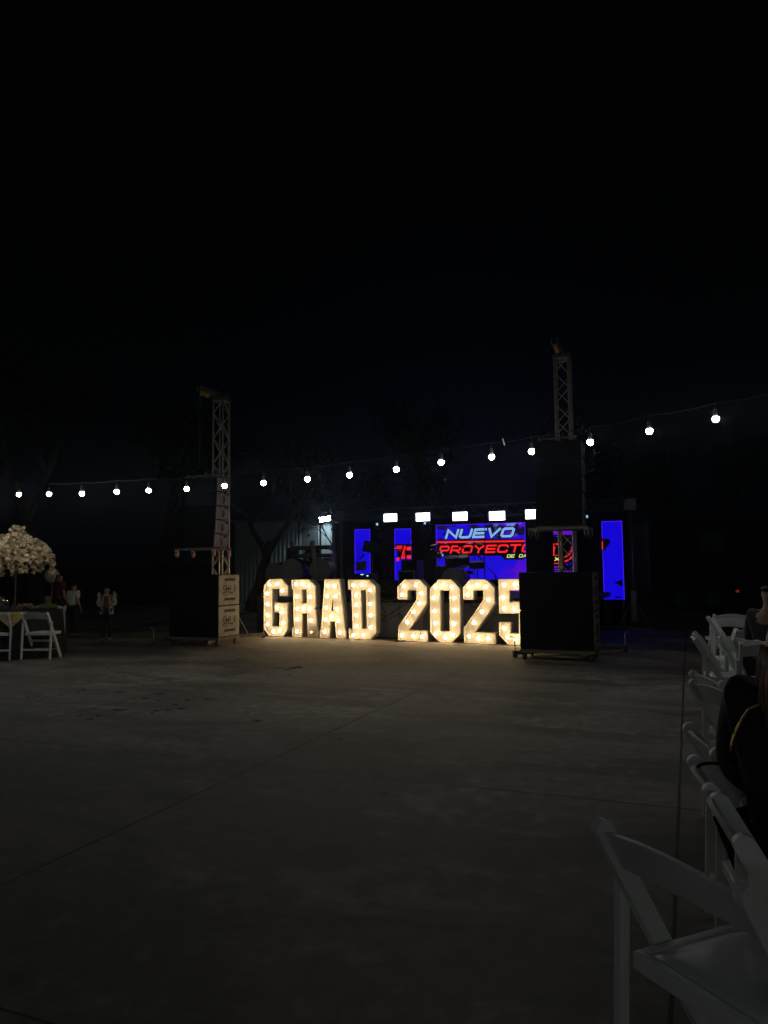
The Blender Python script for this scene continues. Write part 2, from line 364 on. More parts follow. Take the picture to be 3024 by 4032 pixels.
# red supply cable along the feet of the letters
pts = []
for i in range(60):
    t = i / 59; p = L1 * ((LP0.dot(L1) - 0.35) + t * 6.2) + L2 * (LC - 0.07 - 0.035 * math.sin(t * 23) - 0.02 * math.sin(t * 51)); pts.append(p + Vector((0, 0, 0.006)))
tag(MB().path(pts, 0.006, 6).build('power_cable', cable_red, smooth=True), 'red cable running on the floor along the feet of the letters', 'cable')
p0 = onz(1575, 2527.5); pts = []
for i in range(50):
    a = i / 49 * 4 * math.pi; pts.append(p0 + Vector((0.17 * math.sin(a * 0.5) + 0.008 * i - 0.2, 0.05 * math.cos(a), 0.008 + 0.002 * (i % 3))))
cc = thing('extension_cord', 'dark coiled cord with plugs lying before the first numeral 2', 'cord')
MB().path(pts, 0.005, 6).build('cord', cable_black, cc, smooth=True)
for dx in (-0.04, 0.06): MB().tube(p0 + Vector((dx - .05, -.02, .018)), p0 + Vector((dx + .04, .0, .018)), 0.016, 8).build('plug', cable_black, cc)
# thin lamp lead dangling down over the numeral 2
a0, z0 = onplane(1480 + 520 / 2.765, 2180 + 640 / 2.765, LC, L1, L2)
pts = []
for u, v in [(520,640),(505,700),(490,780),(488,850),(484,890),(470,930),(440,950),(400,962)]:
    a, z = onplane(1480 + u / 2.765, 2180 + v / 2.765, LC - 0.03, L1, L2); pts.append(L1 * a + L2 * (LC - 0.03) + Vector((0, 0, max(z, .008))))
tag(MB().path(pts, 0.0045, 6).build('lamp_lead', cable_red, smooth=True), 'thin lead hanging down over the foot of the first numeral 2', 'cable')
pts = []
for u, v in [(1115,805),(1118,822),(1128,850),(1140,875),(1160,905),(1190,925),(1215,933)]:
    a, z = onplane(980 + u / 2.765, 2180 + v / 2.765, LC - 0.03, L1, L2); pts.append(L1 * a + L2 * (LC - 0.03) + Vector((0, 0, max(z, .008))))
tag(MB().path(pts, 0.0045, 6).build('lamp_lead', cable_red, smooth=True), 'thin lead hanging down over the foot of letter D', 'cable')

# ------------------------------------------------------------------ stage
SB = 14.55            # stage front plane (E2)
DZ = 0.81
def ea(u, b): return onplane(u, 2239, b)[0]
sa0, sa1 = ea(1010, SB), ea(2320, SB)
st = thing('stage', 'dark raised stage platform with a grey skirted front behind the letters', 'stage', W(sa0, SB), YAW)
WID = sa1 - sa0
MB().box(0, WID, 0.0, 4.6, DZ - 0.10, DZ).build('deck', mat('deck_plywood', (0.05, 0.045, 0.04), 0.7, var=0.3, scale=3, bump=0.2), st, bevel=0.005)
sk0 = ea(1300, SB) - sa0
skirt = MB(); n = 150
for (x0, x1, amp) in ((sk0, WID, 0.008),):
    for i in range(n + 1):
        x = x0 + (x1 - x0) * i / n; y = 0.02 - amp * (1 + math.sin(i * 0.9) + 0.4 * math.sin(i * 2.3)); skirt.v += [Vector((x, y, 0.0)), Vector((x, y * 0.8, DZ - 0.101))]
    skirt.f += [(2 * i, 2 * i + 2, 2 * i + 3, 2 * i + 1) for i in range(n)]
skirt.build('skirt', mat('grey_skirt_cloth', (0.46, 0.44, 0.42), 0.85, var=0.12, scale=2, bump=0.2), st, smooth=True)
MB().box(0, sk0 - 0.01, 0.01, 0.04, 0, DZ - 0.101).build('front_panel', mat('dark_stage_panel', (0.03, 0.03, 0.03), 0.8), st)
for i in range(9):
    x = 0.1 + i * (WID - 0.2) / 8
    for y in (0.35, 2.3, 4.4): MB().tube((x, y, 0.0), (x, y, DZ - 0.101), 0.03, 8).build('leg', steel_dark, st)
# cables drooping on the skirt
def skirt_cable(pts, label, r=0.006, b=SB - 0.035, m=cable_black):
    P = []
    for x, y in pts:
        a, z = onplane(1480 + x / 2.765, 2180 + y / 2.765, b); P.append(W(a, b, z))
    # smooth
    Q = []
    for i in range(len(P) - 1):
        for k in range(5):
            t = k / 5; pm = P[max(i - 1, 0)]; pn = P[min(i + 2, len(P) - 1)]
            Q.append(0.5 * ((2 * P[i]) + (P[i + 1] - pm) * t + (2 * pm - 5 * P[i] + 4 * P[i + 1] - pn) * t * t + (3 * P[i] - pm - 3 * P[i + 1] + pn) * t ** 3))
    Q.append(P[-1])
    return tag(MB().path(Q, r, 6).build('stage_cable', m, smooth=True), label, 'cable', 'cables hanging over the stage skirt')
skirt_cable([(45,480),(60,510),(105,550),(160,562),(215,540),(250,510),(275,488)], 'black cable drooping in a shallow swag right of letter D')
skirt_cable([(48,500),(60,560),(90,620),(112,655),(100,675),(70,665),(52,690),(60,730),(80,738),(75,710),(100,690),(180,645),(230,600)], 'black cable knotted in a loop low on the skirt right of letter D')
skirt_cable([(400,480),(350,530),(280,580),(190,630),(110,690),(80,710),(120,730),(170,700),(240,665),(270,660)], 'black cable running slantwise across the skirt to the first numeral 2')
skirt_cable([(270,500),(262,560),(248,620),(248,665),(265,700),(282,690),(270,665),(250,660)], 'black cable hanging straight down to a small loop beside the first numeral 2')
skirt_cable([(60,490),(100,512),(150,515),(200,498),(240,478)], 'pale cable draped along the top of the skirt', m=mat('cable_grey', (.35, .33, .3), .5))
skirt_cable([(930,490),(1000,540),(1060,575),(1110,600)], 'black cable slanting behind the second numeral 2')
skirt_cable([(1240,640),(1290,658),(1350,664),(1420,660),(1520,650)], 'black cable swagged between the second numeral 2 and the five')
skirt_cable([(570,640),(540,700),(500,760),(470,800)], 'thin pale cable in the corner of the first numeral 2', r=0.0035, m=MC['cable_grey'])
skirt_cable([(1040,500),(1100,570),(1200,680),(1330,770)], 'thin pale cable slanting down behind the second numeral 2', r=0.0035, m=MC['cable_grey'])

# ------------------------------------------------------------------ LED screens
SC = 18.5
def led_blue():
    m = bpy.data.materials.new('screen_blue'); m.use_nodes = True; t = m.node_tree; t.nodes.clear(); N = t.nodes.new; L = t.links.new
    o = N('ShaderNodeOutputMaterial'); e = N('ShaderNodeEmission'); L(e.outputs[0], o.inputs[0]); c = N('ShaderNodeTexCoord')
    wv = N('ShaderNodeTexWave'); wv.bands_direction = 'Z'; wv.inputs['Scale'].default_value = 9.0; wv.inputs['Distortion'].default_value = 2.0; L(c.outputs['Object'], wv.inputs['Vector'])
    r = N('ShaderNodeValToRGB'); r.color_ramp.elements[0].color = (0.003, 0.001, 0.56, 1); r.color_ramp.elements[1].color = (0.010, 0.003, 0.76, 1)
    L(wv.outputs['Fac'], r.inputs[0]); L(r.outputs[0], e.inputs[0]); return m
blue_e = led_blue()
edge_e = emis('screen_edge_purple', (0.07, 0.012, 0.95), 1.0)
dark_e = mat('screen_dark_pixels', (0.008, 0.008, 0.012), 0.6)
red_e = emis('screen_red', (0.95, 0.018, 0.022), 1.0)
ltblue_e = emis('screen_light_blue', (0.28, 0.52, 0.95), 1.0)
yel_e = emis('screen_yellow', (0.78, 0.90, 0.26), 1.0)
purp_e = emis('screen_purple', (0.13, 0.006, 0.50), 1.0)
def screen_center_mat():
    m = bpy.data.materials.new('screen_picture'); m.use_nodes = True; t = m.node_tree; t.nodes.clear(); N = t.nodes.new; L = t.links.new
    o = N('ShaderNodeOutputMaterial'); e = N('ShaderNodeEmission'); L(e.outputs[0], o.inputs[0])
    c = N('ShaderNodeTexCoord'); n = N('ShaderNodeTexNoise'); n.inputs['Scale'].default_value = 1.6; n.inputs['Detail'].default_value = 1.5; n.inputs['Distortion'].default_value = 1.2
    L(c.outputs['Object'], n.inputs['Vector'])
    s = N('ShaderNodeSeparateXYZ'); L(c.outputs['Object'], s.inputs[0])
    ma = N('ShaderNodeMath'); ma.operation = 'MULTIPLY_ADD'; ma.inputs[1].default_value = 0.16; L(s.outputs['X'], ma.inputs[0]); L(n.outputs['Fac'], ma.inputs[2])
    r = N('ShaderNodeValToRGB'); E_ = r.color_ramp.elements
    E_[0].position = 0.40; E_[0].color = (0.01, 0.004, 0.65, 1); E_[1].position = 0.78; E_[1].color = (0.085, 0.004, 0.55, 1)
    x = E_.new(0.58); x.color = (0.014, 0.003, 0.66, 1); L(ma.outputs[0], r.inputs[0])
    # dark marks in the upper part
    n2 = N('ShaderNodeTexNoise'); n2.inputs['Scale'].default_value = 2.3; n2.inputs['Detail'].default_value = 2.0; mp = N('ShaderNodeMapping'); mp.inputs['Location'].default_value = (4.2, 0, 1.7); mp.inputs['Scale'].default_value = (1, 1, 1.6)
    L(c.outputs['Object'], mp.inputs[0]); L(mp.outputs[0], n2.inputs['Vector'])
    up = N('ShaderNodeMapRange'); up.inputs[1].default_value = 0.75; up.inputs[2].default_value = 1.1; L(s.outputs['Z'], up.inputs[0])
    th = N('ShaderNodeMapRange'); th.inputs[1].default_value = 0.50; th.inputs[2].default_value = 0.53; L(n2.outputs['Fac'], th.inputs[0])
    mu = N('ShaderNodeMath'); mu.operation = 'MULTIPLY'; L(up.outputs[0], mu.inputs[0]); L(th.outputs[0], mu.inputs[1])
    mx = N('ShaderNodeMix'); mx.data_type = 'RGBA'; L(mu.outputs[0], mx.inputs[0]); L(r.outputs[0], mx.inputs[6]); mx.inputs[7].default_value = (0.006, 0.004, 0.03, 1)
    # pale cloud near the upper right
    n3 = N('ShaderNodeTexNoise'); n3.inputs['Scale'].default_value = 3.0; L(c.outputs['Object'], n3.inputs['Vector'])
    gx = N('ShaderNodeMapRange'); gx.inputs[1].default_value = 0.25; gx.inputs[2].default_value = 0.6; L(s.outputs['X'], gx.inputs[0])
    gz = N('ShaderNodeMapRange'); gz.inputs[1].default_value = 1.35; gz.inputs[2].default_value = 1.6; L(s.outputs['Z'], gz.inputs[0])
    t3 = N('ShaderNodeMapRange'); t3.inputs[1].default_value = 0.5; t3.inputs[2].default_value = 0.54; L(n3.outputs['Fac'], t3.inputs[0])
    a = N('ShaderNodeMath'); a.operation = 'MULTIPLY'; L(gx.outputs[0], a.inputs[0]); L(gz.outputs[0], a.inputs[1])
    b_ = N('ShaderNodeMath'); b_.operation = 'MULTIPLY'; L(a.outputs[0], b_.inputs[0]); L(t3.outputs[0], b_.inputs[1])
    m3 = N('ShaderNodeMix'); m3.data_type = 'RGBA'; L(b_.outputs[0], m3.inputs[0]); L(mx.outputs[2], m3.inputs[6]); m3.inputs[7].default_value = (0.17, 0.22, 0.55, 1)
    L(m3.outputs[2], e.inputs[0]); return m
def led(u0, u1, vt, zb, label, m=None):
    a0 = onplane(u0, vt, SC)[0]; a1, zt = onplane(u1, vt, SC)
    cx = (a0 + a1) / 2; h = zt - zb; hw = (a1 - a0) / 2
    root = thing('led_screen', label, 'screen', W(cx, SC, zb), YAW, 'tall screens across the back of the stage')
    MB().box(-hw, hw, 0.006, 0.09, 0, h).build('cabinet', black_paint, root)
    MB().box(-hw, hw, 0, 0.005, 0, h).build('display', m or blue_e, root)
    e = MB(); t = 0.014
    e.box(-hw, -hw + t, -0.002, -0.0005, 0, h); e.box(hw - t, hw, -0.002, -0.0005, 0, h); e.box(-hw + t, hw - t, -0.002, -0.0005, h - t, h)
    e.build('bright_border', edge_e, root)
    return root, cx, zb, hw, h
def loc2(u, v, cx, zb):
    a, z = onplane(u, v, SC); return a - cx, z - zb
def patch(root, cx, zb, polys, m, name='picture_shape', y=-0.004, clip=None):
    if name != 'picture_lines' and len(polys) > 1:
        for poly in polys: o = patch(root, cx, zb, [poly], m, name, y)
        return o
    mb = MB()
    for poly in polys: mb.prism([loc2(u, v, cx, zb) for u, v in poly], y, y + 0.001, 'y')
    o = mb.build(name, m, root)
    if clip: clip_x(o, *clip)
    return o
Z7 = lambda pts: zp(1380, 2060, 4.879, pts)
Z6 = lambda pts: zp(1680, 2030, 4.046, pts)
Z4 = lambda pts: zp(2160, 2080, 11.85, pts)
Z3 = lambda pts: zp(1900, 1950, 2.514, pts)
# far left
r1, cx, zb, hw, h = led(1396, 1457, 2083, DZ + 0.005, 'narrow blue screen farthest left on the stage, beside the building')
P = []
random.seed(3)
for k in range(17):
    y = 395 + k * 22; x0 = 105 + random.random() * 25; x1 = 190 + random.random() * 100
    P.append(Z7([(x0, y), (x1, y), (x1, y + 5), (x0, y + 5)]))
patch(r1, cx, zb, P, mat('screen_thin_lines', (.002, .002, .10), .6), 'picture_lines')
# second
r2, cx, zb, hw, h = led(1553, 1618, 2081, DZ + 0.005, 'narrow screen with red picture fragments below blue, left of the large screen')
patch(r2, cx, zb, [Z7([(858,402),(1165,402),(1165,690),(905,690),(905,520),(858,520)])], dark_e, 'dark_picture')
patch(r2, cx, zb, [Z7([(885,432),(1005,432),(1000,454),(885,454)]), Z7([(855,466),(998,466),(992,494),(855,494)]), Z7([(1035,430),(1060,430),(1060,682),(970,685)]),
   Z7([(1070,450),(1163,450),(1165,522),(1075,522)]), Z7([(1082,615),(1165,615),(1168,682),(1082,682)]), Z7([(935,515),(975,515),(955,535)]), Z7([(885,670),(945,650),(935,720),(885,735)])], red_e, 'red_picture', -0.006)
# large centre
r3, cx, zb, hw, h = led(1715.5, 2067, 2056.5, DZ + 0.005, 'large middle screen reading NUEVO PROYECTO on blue and purple', screen_center_mat())
GLY = {'N': [[(0,0),(0,1),(1,0),(1,1)]], 'U': [[(0,1),(0,.14),(.14,0),(.86,0),(1,.14),(1,1)]], 'E': [[(1,1),(0,1),(0,0),(1,0)], [(0,.5),(.92,.5)]], 'V': [[(0,1),(.42,0),(1,1)]],
 'O': [[(.5,0),(.86,0),(1,.14),(1,.86),(.86,1),(.14,1),(0,.86),(0,.14),(.14,0),(.5,0)]], 'P': [[(0,0),(0,1),(.86,1),(1,.88),(1,.50),(.86,.38),(0,.38)]], 'R': [[(0,0),(0,1),(.86,1),(1,.88),(1,.50),(.86,.38),(0,.38)], [(.5,.38),(1,0)]],
 'Y': [[(0,1),(.5,.48),(1,1)], [(.5,.48),(.5,0)]], 'C': [[(1,.80),(1,.86),(.86,1),(.14,1),(0,.86),(0,.14),(.14,0),(.86,0),(1,.14),(1,.22)]], 'T': [[(0,1),(1,1)], [(.5,1),(.5,0)]],
 'D': [[(0,0),(.80,0),(1,.2),(1,.8),(.80,1),(0,1),(0,0)]], 'A': [[(0,0),(.5,1),(1,0)], [(.22,.36),(.78,.36)]], 'X': [[(0,0),(1,1)], [(0,1),(1,0)]]}
def stroke_text(txt, x0, x1, z0, z1, y, th, shear, slope=0.0, gap=.36):
    n = len(txt); adv = (x1 - x0) / (n + (n - 1) * gap) if n else 1; h = z1 - z0; hy = th / 2; mb = MB()
    for i, ch in enumerate(txt):
        if ch == ' ': continue
        ox = x0 + i * adv * (1 + gap)
        for pl in GLY[ch]:
            P = [Vector((ox + px * adv + (pz - .5) * h * shear, z0 + pz * h + slope * (ox + px * adv - x0))) for px, pz in pl]
            closed = (P[0] - P[-1]).length < 1e-6; m = len(P); Lp = []
            for k in range(m):
                a = P[k] - P[k - 1] if k else (P[1] - P[0] if not closed else P[0] - P[-2]); b = P[k + 1] - P[k] if k < m - 1 else (P[k] - P[k - 1] if not closed else P[1] - P[0])
                a.normalize(); b.normalize(); na = Vector((-a.y, a.x)); nb = Vector((-b.y, b.x)); mm = na + nb
                mm = mm.normalized() if mm.length > 1e-3 else na; d = hy / max(.62, mm.dot(na)); Lp.append((P[k] + mm * d, P[k] - mm * d))
            if not closed:
                e = (P[0] - P[1]).normalized() * hy * .9; Lp[0] = (Lp[0][0] + e, Lp[0][1] + e); e = (P[-1] - P[-2]).normalized() * hy * .9; Lp[-1] = (Lp[-1][0] + e, Lp[-1][1] + e)
            for k in range(m - 1):
                q = [Lp[k][0], Lp[k + 1][0], Lp[k + 1][1], Lp[k][1]]
                mb.add([(v.x, yy, v.y) for yy in (y, y + .001) for v in q], [(0, 1, 2, 3), (7, 6, 5, 4), (0, 4, 5, 1), (1, 5, 6, 2), (2, 6, 7, 3), (3, 7, 4, 0)])
    return mb
def block_text(root, cx, zb, hw, txt, pl, pr, m, th, shear=.35, y=-.006, back=.05, slope=0.0, core=None):
    x0, z0 = loc2(*pl, cx, zb); x1, z1 = loc2(*pr, cx, zb); t2 = th / 2
    a = (x0 + t2, x1 - t2, z0 + t2, z1 - t2)
    o = stroke_text(txt, *a, y, th, shear).build('lettering', m, root); clip_x(o, -hw + .001, hw - .001)
    if back: o = stroke_text(txt, *a, y + .0025, th + back, shear).build('letter_outline', dark_e, root); clip_x(o, -hw + .001, hw - .001)
    if core: o = stroke_text(txt, *a, y - .0015, th * .35, shear).build('letter_shade', core, root); clip_x(o, -hw + .001, hw - .001)
def screen_text(root, cx, zb, hw, txt, pl, pr, m, name, shear=0.33, off=0.03, y=-0.006, back=0.07):
    x0, z0 = loc2(*pl, cx, zb); x1, z1 = loc2(*pr, cx, zb)
    o = text_box(txt, x0, x1, z0, z1, y, y + 0.001, shear, off).build(name, m, root); clip_x(o, -hw + .001, hw - .001)
    if back:
        o = text_box(txt, x0, x1, z0, z1, y + .0025, y + 0.0035, shear, off + back, ref=off).build('letter_outline', dark_e, root); clip_x(o, -hw + .001, hw - .001)
block_text(r3, cx, zb, hw, 'NUEVO', (1757, 2122), (2024, 2076), ltblue_e, .060, core=emis('screen_mid_blue', (0.16, 0.34, 0.85), 1.0))
# thin inner bevel lines
patch(r3, cx, zb, [Z6([(158,395),(1560,372),(1560,700),(1240,700),(1180,640),(158,640)])], mat('screen_near_black', (.004, .002, .006), .7), 'dark_picture', -0.0022)
patch(r3, cx, zb, [Z6([(158,410),(1562,392),(1562,420),(158,440)])], red_e, 'red_line', -0.0065)
block_text(r3, cx, zb, hw, 'PROYECTO', (1730, 2181), (2098, 2141), red_e, .045, shear=.28, back=.03)
block_text(r3, cx, zb, hw, 'DE OAXACA', (1997, 2196), (2138, 2181), yel_e, .015, shear=.3, back=.03)
# fourth, behind the tower
r4, cx, zb, hw, h = led(2178, 2254, 2056, DZ + 0.005, 'narrow screen with a red arc behind the right truss tower', purp_e)
patch(r4, cx, zb, [Z4([(215,300),(1100,300),(1125,1990),(250,1990)])], MC['screen_near_black'], 'dark_picture', -0.003)
arc = lambda r, cxx, cyy, a0, a1, t: [(cxx + rr * math.cos(R(a)), cyy + rr * math.sin(R(a))) for rr, rng in ((r, range(a0, a1 + 1, 5)), (r - t, range(a1, a0 - 1, -5))) for a in rng]
reds = [Z4([(220,820),(250,820),(325,890),(275,1100),(275,1245),(430,1245),(430,1280),(225,1285)]), Z4([(222,710),(285,710),(285,785),(222,785)]), Z4([(340,700),(450,700),(450,780),(340,780)]),
   Z4([(250,1620),(460,1610),(460,1660),(250,1670)]), Z4(arc(470, 640, 920, -8, 28, 60)), Z4(arc(470, 640, 920, 32, 52, 60)), Z4(arc(470, 640, 920, 56, 78, 60)),
   Z4(arc(760, 560, 850, 36, 56, 70)), Z4(arc(760, 560, 850, 59, 75, 70))]
patch(r4, cx, zb, reds, red_e, 'red_picture', -0.006)
patch(r4, cx, zb, [Z4([(255,1770),(460,1770),(460,1840),(255,1840)]), Z4([(255,1890),(460,1890),(460,1950),(255,1950)])], emis('screen_violet', (0.12, 0.01, 0.35), 1.0), 'violet_bars', -0.006)
patch(r4, cx, zb, [Z4([(790,1640),(900,1640),(920,1760),(850,1740)]), Z4([(990,1600),(1060,1590),(1050,1700),(990,1700)]), Z4([(250,390),(440,380),(440,450),(330,420)])], blue_e, 'blue_patches', -0.006)
block_text(r4, cx, zb, hw, 'AX', (2164, 2209), (2203, 2194), yel_e, .020, shear=.2, back=0, y=-.0075)
# far right, standing beside the stage
r5, cx, zb, hw, h = led(2368.5, 2449, 2050.5, 0.63, 'narrow blue screen farthest right, standing alone beyond the stage')
patch(r5, cx, zb, [Z3([(1184,430),(1250,428),(1265,470),(1208,545),(1190,540)]), Z3([(1300,865),(1345,850),(1384,830),(1386,905),(1345,885)]),
    [(2420,2350),(2434,2347),(2448,2352),(2446,2355),(2424,2355)]] + [Z3([(1190, y), (1215 + 5 * (k % 3), y), (1215, y + 3), (1190, y + 3)]) for k, y in enumerate((400, 420, 555, 575, 600, 620))], dark_e, 'dark_picture')
patch(r5, cx, zb, [Z3([(1181,455),(1190,455),(1193,535),(1181,530)])], red_e, 'red_picture', -0.006)
for s in (-1, 1): MB().box(s * hw - 0.03 * s - 0.02, s * hw - 0.03 * s + 0.02, 0.03, 0.08, -0.63 , -0.001).build('stand_leg', steel_dark, r5)
MB().box(-hw - .05, hw + .05, -0.25, 0.35, -0.63 - 0.0 + 0.0, -0.60).build('stand_base', steel_dark, r5)

# black backdrop between the screens
b0, b1 = ea(1316, SC + 0.35) , ea(2475, SC + 0.35)
bd = MB(); n = 160
for i in range(n + 1):
    x = b0 + (b1 - b0) * i / n; y = SC + 0.42 + 0.04 * math.sin(i * 0.8) + 0.02 * math.sin(i * 1.9); bd.v += [Vector((x, y, 0.0)), Vector((x, y, 2.70))]
bd.f = [(2 * i, 2 * i + 2, 2 * i + 3, 2 * i + 1) for i in range(n)]
bo = bd.build('backdrop_curtain', black_cloth, smooth=True); bo.rotation_euler = (0, 0, YAW)
md = bo.modifiers.new('thick', 'SOLIDIFY'); md.thickness = 0.006
tag(bo, 'black pleated curtain hanging behind the row of screens', 'curtain')

# ------------------------------------------------------------------ trusses
def truss_into(root, p0, p1, s, r, br, panel, chordname='chord', m=alu, rot=0.0, x_brace=False, lat='lattice'):
    """box truss; p0,p1 local; four chords as parts, bracing as one part"""
    p0 = Vector(p0); p1 = Vector(p1); d = (p1 - p0); Ln = d.length; dn = d.normalized()
    up = Vector((0, 0, 1)) if abs(dn.z) < 0.9 else Vector((0, 1, 0))
    a = dn.cross(up).normalized(); b = a.cross(dn).normalized()
    q = Matrix.Rotation(rot, 3, dn); a = q @ a; b = q @ b
    cs = [a * sx_ * s / 2 + b * sy_ * s / 2 for sx_, sy_ in ((-1, -1), (1, -1), (1, 1), (-1, 1))]
    for c in cs: MB().tube(p0 + c, p1 + c, r, 10).build(chordname, m, root, smooth=True)
    L_ = MB(); k = max(1, round(Ln / panel)); stp = Ln / k
    for f in range(4):
        c0 = cs[f]; c1 = cs[(f + 1) % 4]
        for i in range(k):
            t0 = p0 + dn * (i * stp); t1 = p0 + dn * ((i + 1) * stp); A, B = (c0, c1) if (i + f) % 2 == 0 else (c1, c0)
            L_.tube(t0 + A, t1 + B, br, 6, cap=False)
            if x_brace: L_.tube(t0 + B, t1 + A, br, 6, cap=False)
        L_.tube(p0 + c0 + dn * .02, p0 + c1 + dn * .02, br, 6); L_.tube(p1 + c0 - dn * .02, p1 + c1 - dn * .02, br, 6)
    L_.build(lat, m, root, smooth=True)
hz0, hz1 = 2.74, 2.99
HB = SC + 0.15
ha0, ha1 = ea(1345, HB), ea(2492, HB)
hd = thing('stage_truss', 'long aluminium truss frame carrying the white lamps above the screens', 'truss', W((ha0 + ha1) / 2, HB), YAW)
hwid = (ha1 - ha0) / 2
alu_dim = mat('dull_aluminium', (0.16, 0.16, 0.165), 0.5, metal=0.5, var=0.2)
truss_into(hd, (-hwid + .13, 0, 2.87), (hwid - .13, 0, 2.87), 0.27, 0.018, 0.009, 0.38, m=alu_dim)
for s in (-1, 1):
    MB().box(s * hwid - 0.13 + 0.0, s * hwid + 0.13, -0.13, 0.13, 2.73, 3.01).build('corner_block', alu_dim, hd, bevel=0.01)
    MB().tube((s * hwid, 0, 0.05), (s * hwid, 0, 2.729), 0.032, 12).build('upright', alu_dim, hd, smooth=True)
    MB().box(s * hwid - 0.07, s * hwid + 0.07, -0.07, 0.07, 0.10, 0.85).build('sleeve', alu_dim, hd, bevel=0.01)
    for k in range(4):
        a = k * math.pi / 2 + math.pi / 4
        MB().tube((s * hwid + 0.55 * math.cos(a), 0.55 * math.sin(a), -0.06), (s * hwid + .03 * math.cos(a), .03 * math.sin(a), 0.62), 0.014, 8).build('brace', alu_dim, hd)
    MB().box(s * hwid - 0.42, s * hwid + 0.42, -0.03, 0.03, -0.08, -0.02).build('foot', alu_dim, hd)

def mobile_light(u, v, wpx, label):
    b = SC - 0.32; a, z = onplane(u, v, b); k = F * (0.375 * (u - 1512) / F + 0.927) / b; hw = wpx / 2 / k / 0.93; hh = hw * 0.55
    root = thing('blinder_lamp', label, 'stage lamp', W(a, b, z), YAW, 'white lamps hanging on the stage truss')
    MB().box(-hw - .012, hw + .012, 0.004, 0.09, -hh - .012, hh + .012).build('housing', black_paint, root, bevel=0.008)
    MB().box(-hw, hw, 0.0, 0.0035, -hh, hh).build('lens_panel', emis('blinder_white', (0.90, 0.95, 1.0), 6.0), root)
    d = MB()
    for i in range(8):
        for j in range(3):
            x = -hw + (i + .5) * 2 * hw / 8; zz = -hh + (j + .5) * 2 * hh / 3; r_ = hw * 0.09
            d.lathe([(r_, 0), (r_, .002)], 8, Matrix.Translation((x, -.001, zz)) @ Matrix.Rotation(math.pi / 2, 4, 'X'))
    d.build('led_dots', emis('blinder_dot', (0.33, 0.42, 0.80), 1.0), root)
    y = MB(); y.tube((-hw - .02, .05, 0), (-hw - .02, .16, hh + .05), .008); y.tube((hw + .02, .05, 0), (hw + .02, .16, hh + .05), .008); y.tube((-hw - .02, .16, hh + .05), (hw + .02, .16, hh + .05), .008)
    y.build('yoke', steel_dark, root)
    MB().box(-.03, .03, .14, .34, hh + .04, hh + .08).build('clamp', steel_dark, root)
for i, (u, v, wp) in enumerate([(1537, 2038.5, 51), (1665, 2035.5, 53), (1811.5, 2033, 55), (1957, 2031, 58), (2101, 2024.5, 60)]):
    mobile_light(u, v, wp, 'white lit lamp panel, %s on the stage truss' % ['leftmost of the five', 'second of five from the building side', 'middle one above the word NUEVO', 'fourth, above the end of NUEVO', 'fifth, partly behind the right line array'][i])
def moving_head(u, v, label):
    b = SC - 0.25; a, z = onplane(u, v, b)
    root = thing('moving_head_lamp', label, 'stage lamp', W(a, b, z), YAW, 'small dark moving lamps below the truss')
    MB().box(-.11, .11, 0.0, .18, -.06, .10).build('base', black_paint, root, bevel=.01)
    MB().box(-.03, .03, -.003, -.0005, -.03, .03).build('display', emis('tiny_display', (0.30, 0.55, 0.85), 1.0), root)
    MB().box(-.13, -.105, .04, .14, -.26, -.06).box(.105, .13, .04, .14, -.26, -.06).build('yoke', black_paint, root)
    MB().tube((0, .09, -.14), (0, .06, -.34), .075, 14).build('head', black_paint, root, smooth=False)
    MB().tube((0, .12, .10), (0, .30, .15), .015).build('clamp', steel_dark, root)
moving_head(1485, 2064, 'small black moving lamp with a lit square display, above the farthest left screen')
moving_head(1673, 2060, 'small black moving lamp with a lit square display, left of the large screen')
moving_head(2310, 2034, 'small black moving lamp with a lit square display, right of the line array')

